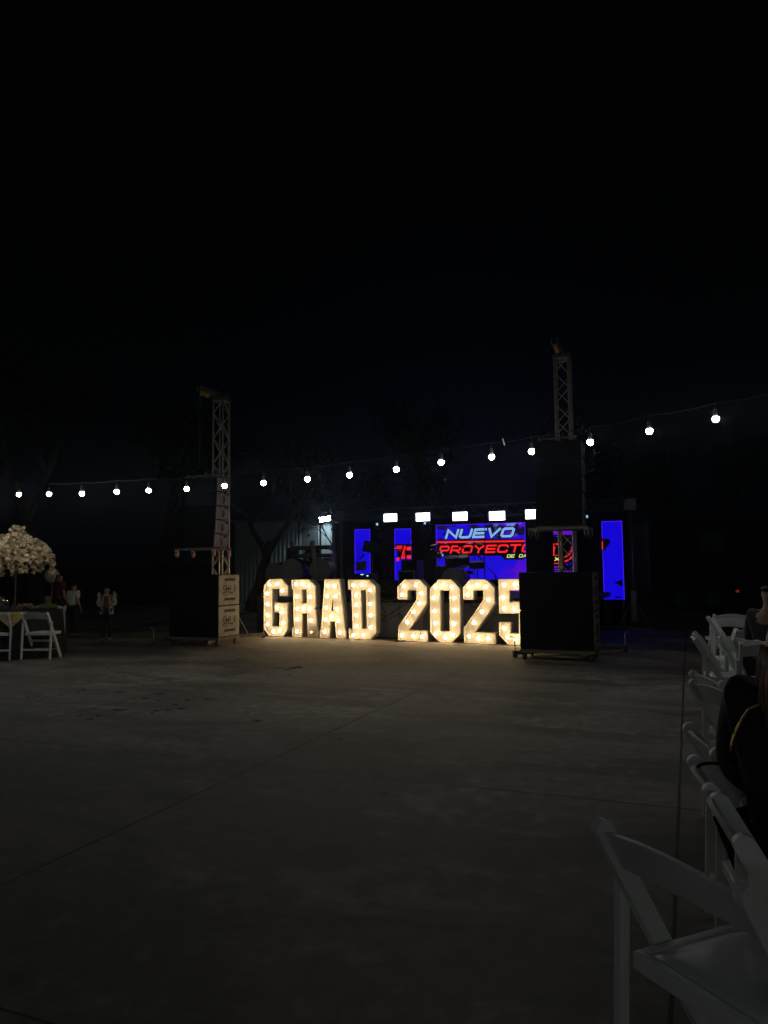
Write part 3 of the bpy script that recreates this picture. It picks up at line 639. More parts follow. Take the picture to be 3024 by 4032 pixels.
# ------------------------------------------------------------------ lifting towers
def caster(parent, p, yawl=0.0, r=0.05, m=rubber, name='caster'):
    c = MB(); x, y, z = p
    o = MB().tube((x - .018, y, z), (x + .018, y, z), r, 18).build(name, m, parent)
    MB().box(x - .03, x - .024, y - .02, y + .02, z - .01, z + r + .025).box(x + .024, x + .03, y - .02, y + .02, z - .01, z + r + .025).box(x - .035, x + .035, y - .035, y + .035, z + r + .02, z + r + .03).build('fork', steel_dark, o)
def tower(a, b, label, ends, top=4.93):
    root = thing('lifting_tower', label, 'truss tower', W(a, b), YAW, 'truss towers carrying the line arrays')
    truss_into(root, (0, 0, 0.16), (0, 0, top), 0.235, 0.019, 0.0075, 0.26, 'mast_tube', lat='mast_lattice')
    MB().box(-.20, .20, -.20, .20, 0.10, 0.155).build('base', steel_dark, root, bevel=.008)
    for (x, y) in ends:
        d = Vector((x, y, 0)).normalized(); n = Vector((-d.y, d.x, 0)) * .028; p0 = d * .12; p1 = Vector((x, y, 0))
        o = MB(); vs = []
        for p in (p0, p1):
            for sn in (-1, 1):
                for z in (0.035, 0.10): vs.append(p + n * sn + Vector((0, 0, z)))
        o.add(vs, [(0, 1, 3, 2), (4, 6, 7, 5), (0, 4, 5, 1), (2, 3, 7, 6), (0, 2, 6, 4), (1, 5, 7, 3)])
        leg = o.build('outrigger', steel_dark, root)
        MB().tube(p1 - d * .03, p1 - d * .03 + Vector((0, 0, .30)), .009, 8).build('jack_screw', alu, leg)
        MB().tube(p1 - d * .03 + Vector((0, 0, .30)), p1 + d * .05 + Vector((0, 0, .33)), .007, 8).build('jack_handle', alu, leg)
        MB().tube(p1 - d * .03, p1 - d * .03 + Vector((0, 0, .034)), .04, 12).build('jack_foot', rubber, leg)
        MB().tube(d * .115 + Vector((0, 0, .95)), p0 + d * (p1 - p0).length * .55 + Vector((0, 0, .10)), .012, 8).build('stay', steel_dark, root)
    # head: a beam reaching to the front over the array, with yellow pulleys
    MB().box(-.15, .15, -.15, .15, top, top + .05).build('head_plate', steel_dark, root)
    MB().box(-.055, -.035, -.80, .22, top + .05, top + .15).box(.035, .055, -.80, .22, top + .05, top + .15).build('head_beam', steel_dark, root)
    for y in (-.66, -.50):
        MB().tube((-.03, y, top + .03), (.03, y, top + .03), .06, 20).build('pulley', yellow, root)
    MB().tube((-.03, .16, top + .12), (.03, .16, top + .12), .06, 20).build('pulley', steel_dark, root)
    MB().tube((0, -.74, top - .02), (0, -.74, 3.52), .006, 6).build('chain', steel_dark, root)
    MB().box(-.11, .11, .13, .24, 0.85, 1.15).build('winch', steel_dark, root, bevel=.02)
    MB().path([(.05, .16, top + .06), (.06, .14, 3), (.05, .15, 1.15)], .004, 6).build('hoist_rope', alu, root)
    return root
TL = (-8.88, 13.0); TR = (-1.85, 12.70)
tower(*TL, 'left truss tower rising behind the two cabinets with stencilled sides', [(.43, -1.07), (-.82, -1.09), (.60, .75), (-.75, .8)])
tower(*TR, 'right truss tower, the taller looking one, above the plain black stack', [(-.77, -.82), (.48, -1.07), (.85, .50), (-.7, .7)])

# ------------------------------------------------------------------ line arrays
def array(a, b, ztop, label, leds=False):
    root = thing('line_array', label, 'loudspeaker', W(a, b, ztop), YAW, 'line arrays hanging from the towers')
    w2 = .36; D = .44; hf, hb = .265, .19
    MB().box(-.30, -.26, -.02, .5, .02, .07).box(.26, .30, -.02, .5, .02, .07).box(-.3, .3, .2, .25, .07, .10).build('fly_frame', steel_dark, root)
    MB().box(-.02, .02, .17, .21, .0, .12).build('lift_lug', steel_dark, root)
    p = Vector((0, 0)); ang = 0.0
    for i in range(5):
        ang = R(-1.2 - 1.6 * i) * 1.0
        ca, sa = math.cos(ang), math.sin(ang)
        def T(y, z): return (p.x + y * ca - z * sa, p.y + y * sa + z * ca)
        prof = [T(0, 0), T(0, -hf), T(D, -hf + (hf - hb) / 2), T(D, -(hf - hb) / 2)]
        cab = MB().prism(prof, -w2, w2, 'x').build('cabinet', black_paint, root, bevel=.004)
        # grille on the front
        g0 = [T(-.006, -.003), T(-.006, -hf + .003), T(.004, -hf + .003), T(.004, -.003)]
        MB().prism(g0, -w2 + .004, w2 - .004, 'x').build('grille', black_grille, cab)
        # D-shaped side recess and rigging pins
        for s in (-1, 1):
            MB().prism([T(.012, -.004), T(.012, -hf + .004), T(D - .004, -hf + (hf - hb) / 2 + .004), T(D - .004, -(hf - hb) / 2 - .004)], *sorted((s * (w2 + .0001), s * (w2 + .0012))), 'x').build('side_plate', purple_cab, cab)
            cy, cz = .24, -hf / 2
            arcp = [T(cy, cz + .075), T(cy - .03, cz + .075), T(cy - .03, cz - .075), T(cy, cz - .075)] + [T(cy + .055 * math.cos(t), cz + .075 * math.sin(t)) for t in (-1.2, -.7, -.2, .2, .7, 1.2)]
            x = s * (w2 + .0025)
            MB().prism(arcp, x - .001, x + .001, 'x').build('side_recess', cutout, cab)
            arcb = [T(cy - .005, cz + .06), T(cy - .012, cz + .06), T(cy - .012, cz - .06), T(cy - .005, cz - .06)]
            x = s * (w2 + .006)
            MB().prism(arcb, x - .002, x + .002, 'x').build('handle_bar', purple_cab, cab)
            MB().prism([T(.045, -.02), T(.045, -hf + .02), T(.055, -hf + .02), T(.055, -.02)], *sorted((s * (w2 + .0015), s * (w2 + .006))), 'x').build('rigging_rail', alu, cab)
        p = Vector(T(0, -hf - .004))
    zb = p.y - .02; yb = p.x
    fr = MB().box(-w2 - .10, w2 + .10, yb - .10, yb - .05, zb - .035, zb).box(-w2 - .10, w2 + .10, yb + .42, yb + .47, zb - .035, zb)
    for x in (-w2 - .06, -.02, w2 + .02): fr.box(x, x + .04, yb - .05, yb + .42, zb - .03, zb - .002)
    f = fr.build('dolly_frame', steel_dark, root)
    for x in (-w2 - .06, w2 + .06):
        for y in (yb - .07, yb + .44): 
            c = MB().tube((x - .018, y, zb - .115), (x + .018, y, zb - .115), .052, 18).build('caster', red_caster if not leds else rubber, root)
            MB().box(x - .03, x - .024, y - .02, y + .02, zb - .12, zb - .036).box(x + .024, x + .03, y - .02, y + .02, zb - .12, zb - .036).build('fork', alu, c)
    return root, zb
la, lzb = array(-8.71, 12.08, 3.20, 'left line array with purple-grey side plates hanging before the left tower')
ra, rzb = array(-1.83, 11.80, 3.38, 'right line array, flat black front hanging over the black stack', True)
for (u, v, c) in [(2124, 2031.5, 'w'), (2129, 2031.5, 'w'), (2134, 2031, 'v'), (2193, 2029, 'w'), (2224, 2028, 'b'), (2241, 2028, 'g'), (2247, 2027.5, 'g'), (2274, 2026, 'w'), (2281, 2026, 'v')]:
    aa, zz = onplane(u, v, 11.78)
    MB().box(-.006, .006, -.004, 0.004, -.005, .005, Matrix.Translation((aa + 1.83, -.022, zz - 3.38))).build('gap_speck', emis('tiny_' + c, {'w': (.8, .85, 1), 'v': (.5, .2, 1), 'b': (.2, .4, 1), 'g': (.1, .9, .3)}[c], 1.6), ra)  # added glowing specks, stand in for a lamp showing between the boxes

# ------------------------------------------------------------------ subwoofer stacks
def sub(a, b, z, label, with_dolly=None, letter=True):
    root = thing('subwoofer', label, 'loudspeaker', W(a, b, z), YAW, 'black bass cabinets stacked in twos')
    w, d, h = 1.10, .70, .58
    MB().box(-w / 2, w / 2, 0.008, d, 0, h).build('cabinet', black_paint, root, bevel=.006)
    MB().box(-w / 2 + .006, w / 2 - .006, -.006, .0075, .004, h - .004).build('front_grille', black_grille, root)
    for s in (-1, 1):
        x = s * (w / 2)
        sp = MB().box(min(x, x + s * .006), max(x, x + s * .006), .014, d - .006, .012, h - .012).build('side_panel', grey_cab, root)
        xx = x + s * .0075
        for zc_ in (.11, h - .10):
            # wavy hand grip
            pts = [(d * .28 + .36 * i / 12, zc_ + .028 + .0 * i) for i in range(13)] + [(d * .28 + .36 * i / 12, zc_ - .026 + (.007 if i % 3 else -.002)) for i in range(12, -1, -1)]
            MB().prism(pts, xx - .001, xx + .001, 'x').build('hand_grip', cutout, sp)
        # stencilled lettering
        tb = text_box('SMLA', 0, .46, 0, .165, -.001, .001, 0.15, 0.012)
        for i, v in enumerate(tb.v):
            yy, zz = v.x, v.z
            tb.v[i] = Vector((xx + v.y, (.13 + yy) if s > 0 else (d - .13 - yy), .215 + zz))
        tb.build('lettering', cutout, sp)
        # stencil bridges: thin strips of panel colour across the letters, and an underline
        br = MB()
        for k, zz in enumerate((.262, .315)):
            br.prism([(.12, zz + .03 * k), (.60, zz + .02), (.60, zz + .032), (.12, zz + .012 + .03 * k)], xx + s * .0012 - .0004, xx + s * .0012 + .0004, 'x')
        br.build('stencil_bridge', grey_cab, sp)
        MB().prism([(.13, .190), (.60, .190), (.60, .197), (.13, .197)], xx - .001, xx + .001, 'x').build('underline', cutout, sp)
    return root
def dolly(a, b, label, ledge=True):
    root = thing('speaker_dolly', label, 'dolly', W(a, b), YAW, 'wheeled boards under the speaker stacks')
    MB().box(-.56, .56, -.01, .72, .115, .165).build('board', mat('plywood_edge', (.10, .085, .06), .7, var=.2), root, bevel=.004)
    for x in (-.50, .50):
        for y in (.06, .65): caster(root, (x, y, .055), r=.055)
SLa, SLb = -8.68, 11.83; SRa, SRb = -1.88, 11.53
dolly(SLa, SLb, 'wheeled board under the cabinets with stencilled sides'); dolly(SRa, SRb, 'wheeled board under the plain black stack')
sub(SLa, SLb, .170, 'lower of the two bass cabinets with stencilled tan sides')
sub(SLa, SLb, .756, 'upper of the two bass cabinets with stencilled tan sides, top of its stack')
sub(SRa, SRb, .170, 'lower black bass cabinet hiding the end of the numeral 5')
sub(SRa, SRb, .756, 'upper black bass cabinet in front of the right tower')

# ------------------------------------------------------------------ string lights
u0, v0, d0 = 75, 1947, 11.5; u1, v1, d1 = 2818, 1650, 7.5
S0 = ony(u0, v0, d0); S1 = ony(u1, v1, d1)
bul = [(41,1068),(106,1067),(177,1066),(252,1062),(321,1059),(403,1056),(485,1049),(569,1043),(664,1035),(755,1026),(856,1014),(953,999),(1062,987),(1148,975),(1275,955),(1403,931),(1546,905)]
K = 3024 / 1659
sl = thing('string_lights', 'long sagging string of white bulbs crossing in front of the stage', 'string lights')
anch = []
def strand_bulb(p, lit=True):
    # p = centre of the globe; socket above; cable drop
    b = MB().lathe([(.001, -.034), (.016, -.030), (.028, -.018), (.033, 0), (.030, .014), (.026, .020)], 16, Matrix.Translation(p)).build('bulb', bulb_cool if lit else plastic_white, sl, smooth=True)
    MB().lathe([(.0262, .0202), (.021, .036), (.017, .050), (.001, .051)], 16, Matrix.Translation(p)).build('bulb_collar', plastic_white, b, smooth=True)
    MB().tube(p + Vector((0, 0, .0512)), p + Vector((0, 0, .10)), .018, 10).build('socket', cable_black, b)
    MB().tube(p + Vector((0, 0, .10)), p + Vector((0, 0, .165)), .004, 6).build('drop_lead', cable_black, b)
    anch.append(p + Vector((0, 0, .165)))
dirS = (S1 - S0); dirS.z = 0; nS = Vector((-dirS.y, dirS.x, 0)).normalized()
def on_strand(u, v):
    d = ray(u, v); t = (S0 - CAM).dot(nS) / d.dot(nS); return CAM + d * t
# bulbs left of the frame, in frame, right of the frame
first = [on_strand(x * K, y * K) for x, y in bul]
stp = (first[0] - first[1])
for k in range(6, 0, -1): strand_bulb(first[0] + stp * k + Vector((0, 0, .02 * k)))
for p in first: strand_bulb(p)
stp = (first[-1] - first[-2])
last = first[-1]
for k in range(1, 12): strand_bulb(last + stp * k + Vector((0, 0, .012 * k * k)))
last2 = [p.copy() for p in anch]
wire = []
for i in range(len(anch) - 1): wire += catenary(anch[i], anch[i + 1], .02, 6)[:-1]
wire.append(anch[-1])
MB().path(wire, .0045, 6).build('cable', mat('strand_cable', (.006, .006, .006), .8, spec=.1), sl, smooth=True)
n0 = len(anch)
for k in range(17): strand_bulb(Vector((-5.8 + .66 * k, -4.0 - .06 * k, 2.15 - .08 * math.sin(math.pi * k / 16))))  # added unseen row of bulbs behind the camera to light the foreground
wire = []
for i in range(n0, len(anch) - 1): wire += catenary(anch[i], anch[i + 1], .02, 6)[:-1]
wire = catenary(anch[n0 - 1], anch[-1], .25, 20) + list(reversed(wire))
MB().path(wire, .0045, 6).build('cable', MC['strand_cable'], sl, smooth=True)
pd = on_strand(1987, 1754)
MB().tube(pd + Vector((-.02, 0, .08)), pd, .006, 6).build('unlit_socket', plastic_white, sl)

# ------------------------------------------------------------------ building behind
BD = 34.0
def bp(u, v, d=BD): return ony(u, v, d)
bxr = bp(1307, 2100).x; bzt = bp(1307, 2054).z; bxl = bxr - 4.4
bl = thing('metal_building', 'pale ribbed metal building with a panelled door and floodlight', 'building', (bxr, BD, -.08))
zr = bzt + .08
dx0 = bp(1187, 2100).x - bxr; dx1 = bp(1253, 2100).x - bxr; dzt = bp(1200, 2076).z + .08; dzb = dzt - 2.03
wl = MB(); x = -4.4; prof = []
k = 0
while x < 0:
    prof += [(x, 0), (x + .10, 0), (x + .125, -.04), (x + .165, -.04)]; x += .19
prof = [p for p in prof if p[0] < -.02] + [(0, 0)]
def ribbed(pr, z0, z1):
    n0 = len(wl.v)
    for px, py in pr: wl.v += [Vector((px, py, z0)), Vector((px, py, z1))]
    for i in range(len(pr) - 1):
        a = n0 + 2 * i; wl.f.append((a, a + 2, a + 3, a + 1))
ribbed([p for p in prof if p[0] < dx0 - .08], 0, zr); ribbed([p for p in prof if dx0 - .09 <= p[0] <= dx1 + .09], dzt + .08, zr); ribbed([p for p in prof if p[0] > dx1 + .08], 0, zr)
wm = mat('pale_metal_siding', (0.40, 0.47, 0.50), 0.45, var=.06, scale=2)
wl.build('front_wall', wm, bl)
MB().box(dx0 - .1, dx1 + .1, .02, .1, 0, dzb).build('wall_below_door', wm, bl)
MB().box(-.02, 0, .02, 7, 0, zr).build('side_wall', wm, bl); MB().box(-4.4, -4.38, .02, 7, 0, zr).build('side_wall', wm, bl); MB().box(-4.37, -.03, 6.9, 7, 0, zr).build('back_wall', wm, bl)
MB().box(-4.55, .12, -.12, 7.1, zr + .002, zr + .12).build('roof', mat('roof_metal', (.12, .13, .14), .5), bl)
dm = mat('door_paint', (0.11, 0.13, 0.14), .5, var=.05)
MB().box(dx0 - .09, dx0, -.05, .05, dzb, dzt + .08).box(dx1, dx1 + .05, -.05, .05, dzb, dzt + .08).box(dx0, dx1, -.05, .05, dzt, dzt + .08).build('door_frame', wm, bl)
dr = MB().box(dx0 + .005, dx1 - .005, -.0, .045, dzb, dzt - .005).build('door', dm, bl)
dw = dx1 - dx0
pn = MB()
for c in (0, 1):
    x0 = dx0 + dw * (.12 + .44 * c); x1 = x0 + dw * .32
    for (z0, z1) in ((.82, .93), (.44, .76), (.08, .38)):
        a0, a1 = dzb + 2.03 * z0, dzb + 2.03 * z1
        for (q0, q1, r0, r1) in ((x0, x1, a0, a0 + .02), (x0, x1, a1 - .02, a1), (x0, x0 + .02, a0 + .02, a1 - .02), (x1 - .02, x1, a0 + .02, a1 - .02)): pn.box(q0, q1, -.016, -.001, r0, r1)
pn.build('panel_moulding', mat('door_moulding', (.18, .21, .22), .5), dr)
MB().sphere((dx1 - .09, -.05, dzb + .95), .03).build('handle', alu, dr, smooth=True)
MB().box(dx0 - .3, dx1 + .3, -1.2, -.06, 0, dzb - .02).build('door_step', mat('step_concrete', (.3, .29, .27), .9), bl)
fp = bp(1279, 2042, BD - .6) - Vector((bxr, BD, -.08))
fl = MB(); Mf = Matrix.Translation(fp) @ Matrix.Rotation(R(48), 4, 'X') @ Matrix.Rotation(R(12), 4, 'Z')
fl.box(-.26, .26, -.02, .05, -.15, .15, Mf)
fo = fl.build('floodlight', black_paint, bl, bevel=.01)
MB().box(-.245, .245, -.026, -.0205, -.135, .135, Mf).build('lamp_face', flood_e, fo)
MB().tube(fp + Vector((.1, .05, 0)), (-.05, -.02, zr - .15), .02, 8).build('arm', steel_dark, fo)
ld = bpy.data.lights.new('floodlight_beam', 'SPOT'); ld.energy = 34; ld.spot_size = R(135); ld.spot_blend = .5; ld.color = (.72, .92, 1.0); ld.shadow_soft_size = .12
lo = bpy.data.objects.new('floodlight_beam', ld); COL.objects.link(lo); lo.parent = fo; lo.location = fp + Vector((0, -.06, -.12)); lo.rotation_euler = Vector((.05, .42, -1.0)).to_track_quat('-Z', 'Y').to_euler()

# ------------------------------------------------------------------ trees
def limb(mb, p, d, L_, r, depth, tips, rnd, spread=.55):
    pts = [p]; n = 5; q = p
    for i in range(n):
        d = (d + Vector((rnd.uniform(-.2, .2), rnd.uniform(-.2, .2), rnd.uniform(-.08, .14)))).normalized(); q = q + d * L_ / n; pts.append(q)
    mb.path(pts, [r * (1 - .45 * i / n) for i in range(n + 1)], 6 if r > .05 else 4)
    tips.append((q, r)); tips.append((pts[3], r))
    if depth <= 0: return
    for k in range(rnd.choice((2, 3))):
        v = (d + Vector((rnd.uniform(-1, 1), rnd.uniform(-1, 1), rnd.uniform(-.3, .7))) * spread * 1.4).normalized()
        limb(mb, pts[rnd.choice((3, 4, 5))], v, L_ * rnd.uniform(.6, .85), r * .55, depth - 1, tips, rnd, spread)
def tree(x, y, h, label, seed, leaves=2600, lean=(0, 0), depth=4, r=.22, group='trees behind the stage'):
    rnd = random.Random(seed); root = thing('tree', label, 'tree', (x, y, -.08), 0, group)
    mb = MB(); tips = []
    limb(mb, Vector((0, 0, 0)), Vector((lean[0], lean[1], 1)).normalized(), h * .38, r, depth, tips, rnd)
    mb.build('trunk', bark, root, smooth=True)
    if leaves:
        lf = MB(); tp = [t for t, rr in tips if rr < r * .5]
        for i in range(leaves):
            c = rnd.choice(tp) + Vector((rnd.gauss(0, .35), rnd.gauss(0, .35), rnd.gauss(0, .28))); s = rnd.uniform(.05, .13)
            a = Vector((rnd.uniform(-1, 1), rnd.uniform(-1, 1), rnd.uniform(-1, 1))).normalized(); b = a.orthogonal().normalized()
            c2 = a.cross(b)
            lf.add([c - b * s, c + c2 * s * .5, c + b * s, c - c2 * s * .5], [(0, 1, 2, 3)])
        lf.build('crown', leafm, root, fix=False)
    return root
tb = bp(985, 2240, 27)
tree(tb.x, 27, 7.0, 'gnarled bare branched tree standing left of the pale building', 5, leaves=500, depth=4, r=.26, lean=(.25, 0))
tree(bp(1352, 2240, 29).x, 29, 5.2, 'slim tree with twigs crossing the lit corner of the building', 11, leaves=350, depth=4, r=.06, lean=(-.08, 0))
for i, (u, d, h, s) in enumerate([(150, 26, 9, 21), (560, 34, 10.5, 22), (1750, 38, 9.5, 23), (2350, 42, 10, 24), (2900, 34, 8.5, 25)]):
    tree(bp(u, 2240, d).x, d, h, ['tall leafy tree in the dark above the flower table', 'broad dark tree behind the left tower', 'dark leafy tree behind the middle of the stage', 'dark leafy tree beyond the far right screen', 'dark leafy tree behind the parked trailer'][i], s, leaves=5000, depth=4, r=.3)

# ------------------------------------------------------------------ trailer parked at right
TD = 24.5
tx0 = bp(2560, 2240, TD).x; tz = onz(2740, 2394)
tr = thing('trailer', 'dark enclosed tandem axle trailer parked in the dark at right', 'trailer', (bp(2740, 2240, TD).x, TD, -.08), R(3))
trm = mat('dark_trailer_paint', (.020, .028, .030), .35, var=.1, scale=2)
MB().box(-1.6, 5.6, 0, 2.3, .55, 3.0).build('body', trm, tr, bevel=.08)
for x, in ((-.53,), (.53,)):
    wch = MB().tube((x, -.03, .40), (x, .22, .40), .38, 28).build('wheel', rubber, tr)
    rim = MB().tube((x, -.045, .40), (x, -.031, .40), .25, 28).build('rim', mat('green_grey_rim', (.12, .20, .19), .4, metal=.4), wch)
    h_ = MB()
    for k in range(8):
        a = k * math.pi / 4; h_.tube((x + .17 * math.cos(a), -.046, .40 + .17 * math.sin(a)), (x + .17 * math.cos(a), -.05, .40 + .17 * math.sin(a)), .035, 10)
    h_.tube((x, -.046, .4), (x, -.075, .4), .06, 12); h_.build('hub', steel_dark, rim)
MB().box(-1.05, 1.05, -.10, -.005, .80, .86).build('fender', steel_dark, tr)
wd = MB().box(.15, .95, -.02, -.001, 1.95, 2.55).build('window', mat('window_glass', (.10, .13, .15), .08, spec=1.0), tr)
MB().box(.10, .15, -.03, -.001, 1.9, 2.6).box(.95, 1.0, -.03, -.001, 1.9, 2.6).box(.15, .95, -.03, -.001, 1.9, 1.95).box(.15, .95, -.03, -.001, 2.55, 2.6).build('window_frame', steel_dark, wd)
MB().box(1.30, 1.40, -.03, -.001, .60, .68).build('marker_light', emis('red_marker', (1, .05, .03), .18), tr)
MB().box(-2.9, -1.61, 1.05, 1.2, .48, .58).build('drawbar', steel_dark, tr); MB().tube((-2.6, 1.12, 0), (-2.6, 1.12, .9), .04).build('jack', steel_dark, tr)
MB().box(2.2, 3.0, -.025, -.001, .62, 2.6).build('side_door', mat('trailer_door', (.03, .038, .04), .35), tr)

# ------------------------------------------------------------------ folding chairs
def bar(mb, p0, p1, w_, t_, wdir):
    """flat bar between p0 and p1, width w_ along wdir, thickness t_"""
    p0 = Vector(p0); p1 = Vector(p1); d = (p1 - p0).normalized(); wd_ = Vector(wdir); wd_ = (wd_ - d * wd_.dot(d)).normalized(); td = d.cross(wd_)
    vs = [p + wd_ * a * w_ / 2 + td * b * t_ / 2 for p in (p0, p1) for a, b in ((-1, -1), (1, -1), (1, 1), (-1, 1))]
    return mb.add(vs, [(3, 2, 1, 0), (4, 5, 6, 7), (0, 1, 5, 4), (1, 2, 6, 5), (2, 3, 7, 6), (3, 0, 4, 7)])
def make_chair():
    """faces +y; rear stile tops at (+-.205, -.235, .77)"""
    root = thing('folding_chair', 'x', 'chair', (0, 0, 0))
    HW = .205
    def stile_pt(z): t = (.77 - z) / .77; return -.235 + .445 * t
    def flat(mbp, y0, z0, y1, z1, w_, x0, x1, round_top=True, round_bot=False):
        d = Vector((y1 - y0, z1 - z0)).normalized(); n = Vector((-d.y, d.x)) * w_ / 2; c0 = Vector((y0, z0)); c1 = Vector((y1, z1)); P_ = []
        for k in range(9):
            a = math.pi * k / 8; P_.append(c0 + n * math.cos(a) - d * (w_ / 2) * math.sin(a) * (1 if round_top else 0))
        for k in range(9):
            a = math.pi * k / 8; P_.append(c1 - n * math.cos(a) + d * (w_ / 2) * math.sin(a) * (1 if round_bot else 0))
        Q = []
        for p in P_:
            if not Q or (p - Q[-1]).length > 1e-5: Q.append(p)
        if (Q[0] - Q[-1]).length < 1e-5: Q.pop()
        return mbp.prism([tuple(p) for p in Q], x0, x1, 'x')
    for s in (-1, 1):
        a, b = (HW, HW + .026) if s > 0 else (-HW - .026, -HW)
        flat(MB(), stile_pt(.75), .75, stile_pt(.02), .02, .052, a, b).build('side_rail', white_resin, root, bevel=.006)
        a, b = (HW + .0275, HW + .050) if s > 0 else (-HW - .050, -HW - .0275)
        flat(MB(), stile_pt(.61) , .61, -.17, .015, .032, a, b).build('rear_leg', white_resin, root, bevel=.005)
        q = stile_pt(.60); MB().tube((s * (HW + .02), q, .60), (s * (HW + .056), q, .60), .008, 10).build('pivot_bolt', alu, root)
    # curved back rail
    n = 12; vs = []
    for i in range(n + 1):
        t = i / n; x = -HW + 2 * HW * t; bow = math.sin(math.pi * t)
        yb_ = stile_pt(.70) - .022 * bow
        for (dy, z) in ((-.009, .648 + .022 * bow), (-.009, .745 + .030 * bow), (.009, .745 + .030 * bow), (.009, .648 + .022 * bow)):
            yy = yb_ + dy + (.70 - z) * .55; vs.append(Vector((x, yy, z)))
    fs = [(4 * i + k, 4 * i + (k + 1) % 4, 4 * i + 4 + (k + 1) % 4, 4 * i + 4 + k) for i in range(n) for k in range(4)] + [(0, 1, 2, 3), (4 * n + 3, 4 * n + 2, 4 * n + 1, 4 * n)]
    MB().add(vs, fs).build('back_rail', white_resin, root, bevel=.004)
    # seat: padded panel in a frame
    zs = .445
    fr = MB().box(-HW + .004, HW - .004, -.155, -.125, zs - .045, zs).box(-HW + .004, HW - .004, .20, .235, zs - .045, zs).box(-HW + .004, -HW + .034, -.125, .20, zs - .045, zs).box(HW - .034, HW - .004, -.125, .20, zs - .045, zs)
    fr.build('seat_frame', white_resin, root, bevel=.006)
    se = MB(); n = 8; vs = []
    for j in range(n + 1):
        for i in range(n + 1):
            x = -HW + .036 + (2 * HW - .072) * i / n; y = -.123 + .321 * j / n
            z = zs - .004 + .016 * (1 - (2 * i / n - 1) ** 4) * (1 - (2 * j / n - 1) ** 4); vs.append((x, y, z))
    se.add(vs, [(j * (n + 1) + i, j * (n + 1) + i + 1, (j + 1) * (n + 1) + i + 1, (j + 1) * (n + 1) + i) for j in range(n) for i in range(n)])
    o = se.build('seat', mat('white_vinyl', (.62, .66, .67), .38, var=.04, bump=.08), root, smooth=True); so = o.modifiers.new('t', 'SOLIDIFY'); so.thickness = .012
    for (y, z, hh) in ((stile_pt(.30), .30, .032), (stile_pt(.16), .16, .024)):
        MB().box(-HW + .002, HW - .002, y - .009, y + .009, z - hh / 2, z + hh / 2).build('front_stretcher', white_resin, root, bevel=.004)
    yr = -.17 + .03 * (.17 / .61)
    MB().box(-HW - .028, HW + .028, yr - .009, yr + .009, .155, .185).build('rear_stretcher', white_resin, root, bevel=.004)
    return root
chair0 = make_chair(); chair_used = [False]
def chair(tl, yaw_deg, label, group, where='left'):
    """tl: pixel of the rear-left stile top (x=-.218,y=-.235,z=.77); yaw 0 = facing away (+y), positive turns left"""
    p = onz(*tl, .765); rz = R(yaw_deg); off = Vector((-.218 if where == 'left' else .218, -.225, 0)); off.rotate(Matrix.Rotation(rz, 3, 'Z'))
    loc = Vector((p.x - off.x, p.y - off.y, 0))
    if not chair_used[0]:
        chair_used[0] = True; chair0.location = loc; chair0.rotation_euler = (0, 0, rz); chair0['label'] = label; chair0['group'] = group; return chair0
    return copy_thing(chair0, loc, rz, label, group)
GR = 'white folding chairs at the right edge'; GL = 'white folding chairs at the flower table'
chair((2368, 3240), -66, 'nearest white folding chair, large at the lower right, seat empty', GR)
chair((2798, 3098), -104, 'white folding chair right behind the nearest one, cut off by the frame', GR)
chair((2735, 2985), -104, 'white folding chair with a black strap over its rail, under the seated woman', GR)
chair((2713, 2855), -100, 'dim white folding chair whose rail touches the woman in black', GR)
chair((2728, 2682), -84, 'dim white folding chair with dark rail before the woman in black', GR)
chair((2729, 2645), -92, 'dim white folding chair standing just ahead of the dark railed one', GR)
chair((2733, 2502), -110, 'white folding chair seen edge-on, leftmost of the far right-hand group', GR)
chair((2736, 2489), -108, 'white folding chair seen edge-on, hidden just behind the leftmost edge-on one', GR)
chair((2836, 2507), -72, 'white folding chair with warm lit rail above the edge-on chairs', GR)
chair((2918, 2534), -18, 'white folding chair facing away beside the reddish hair', GR)
chair((2788, 2428), -106, 'far white folding chair slanting left, uppermost of the right-hand group', GR)
chair((2808, 2434), -45, 'far white folding chair with a tan lit rail', GR)
chair((2812, 2420), -5, 'farthest white folding chair seen square from behind at right', GR)
chair((2898, 2477), 8, 'white folding chair left of the seated person in navy', GR)
chair((2968, 2417), 0, 'farthest white folding chair half hidden by the seated person in navy', GR)

def chair_foot(px, yaw_deg, label, group, side=-1):
    """px: pixel of a rear foot on the floor"""
    p = onz(*px, 0.0); rz = R(yaw_deg); off = Vector((side * .244, -.19, 0)); off.rotate(Matrix.Rotation(rz, 3, 'Z'))
    return copy_thing(chair0, (p.x - off.x, p.y - off.y, 0), rz, label, group)
chair_foot((80, 2602), -6, 'white folding chair on the right front of the flower table', GL)
chair_foot((36, 2604), 10, 'white folding chair cut by the left frame edge at the flower table', GL, 1)
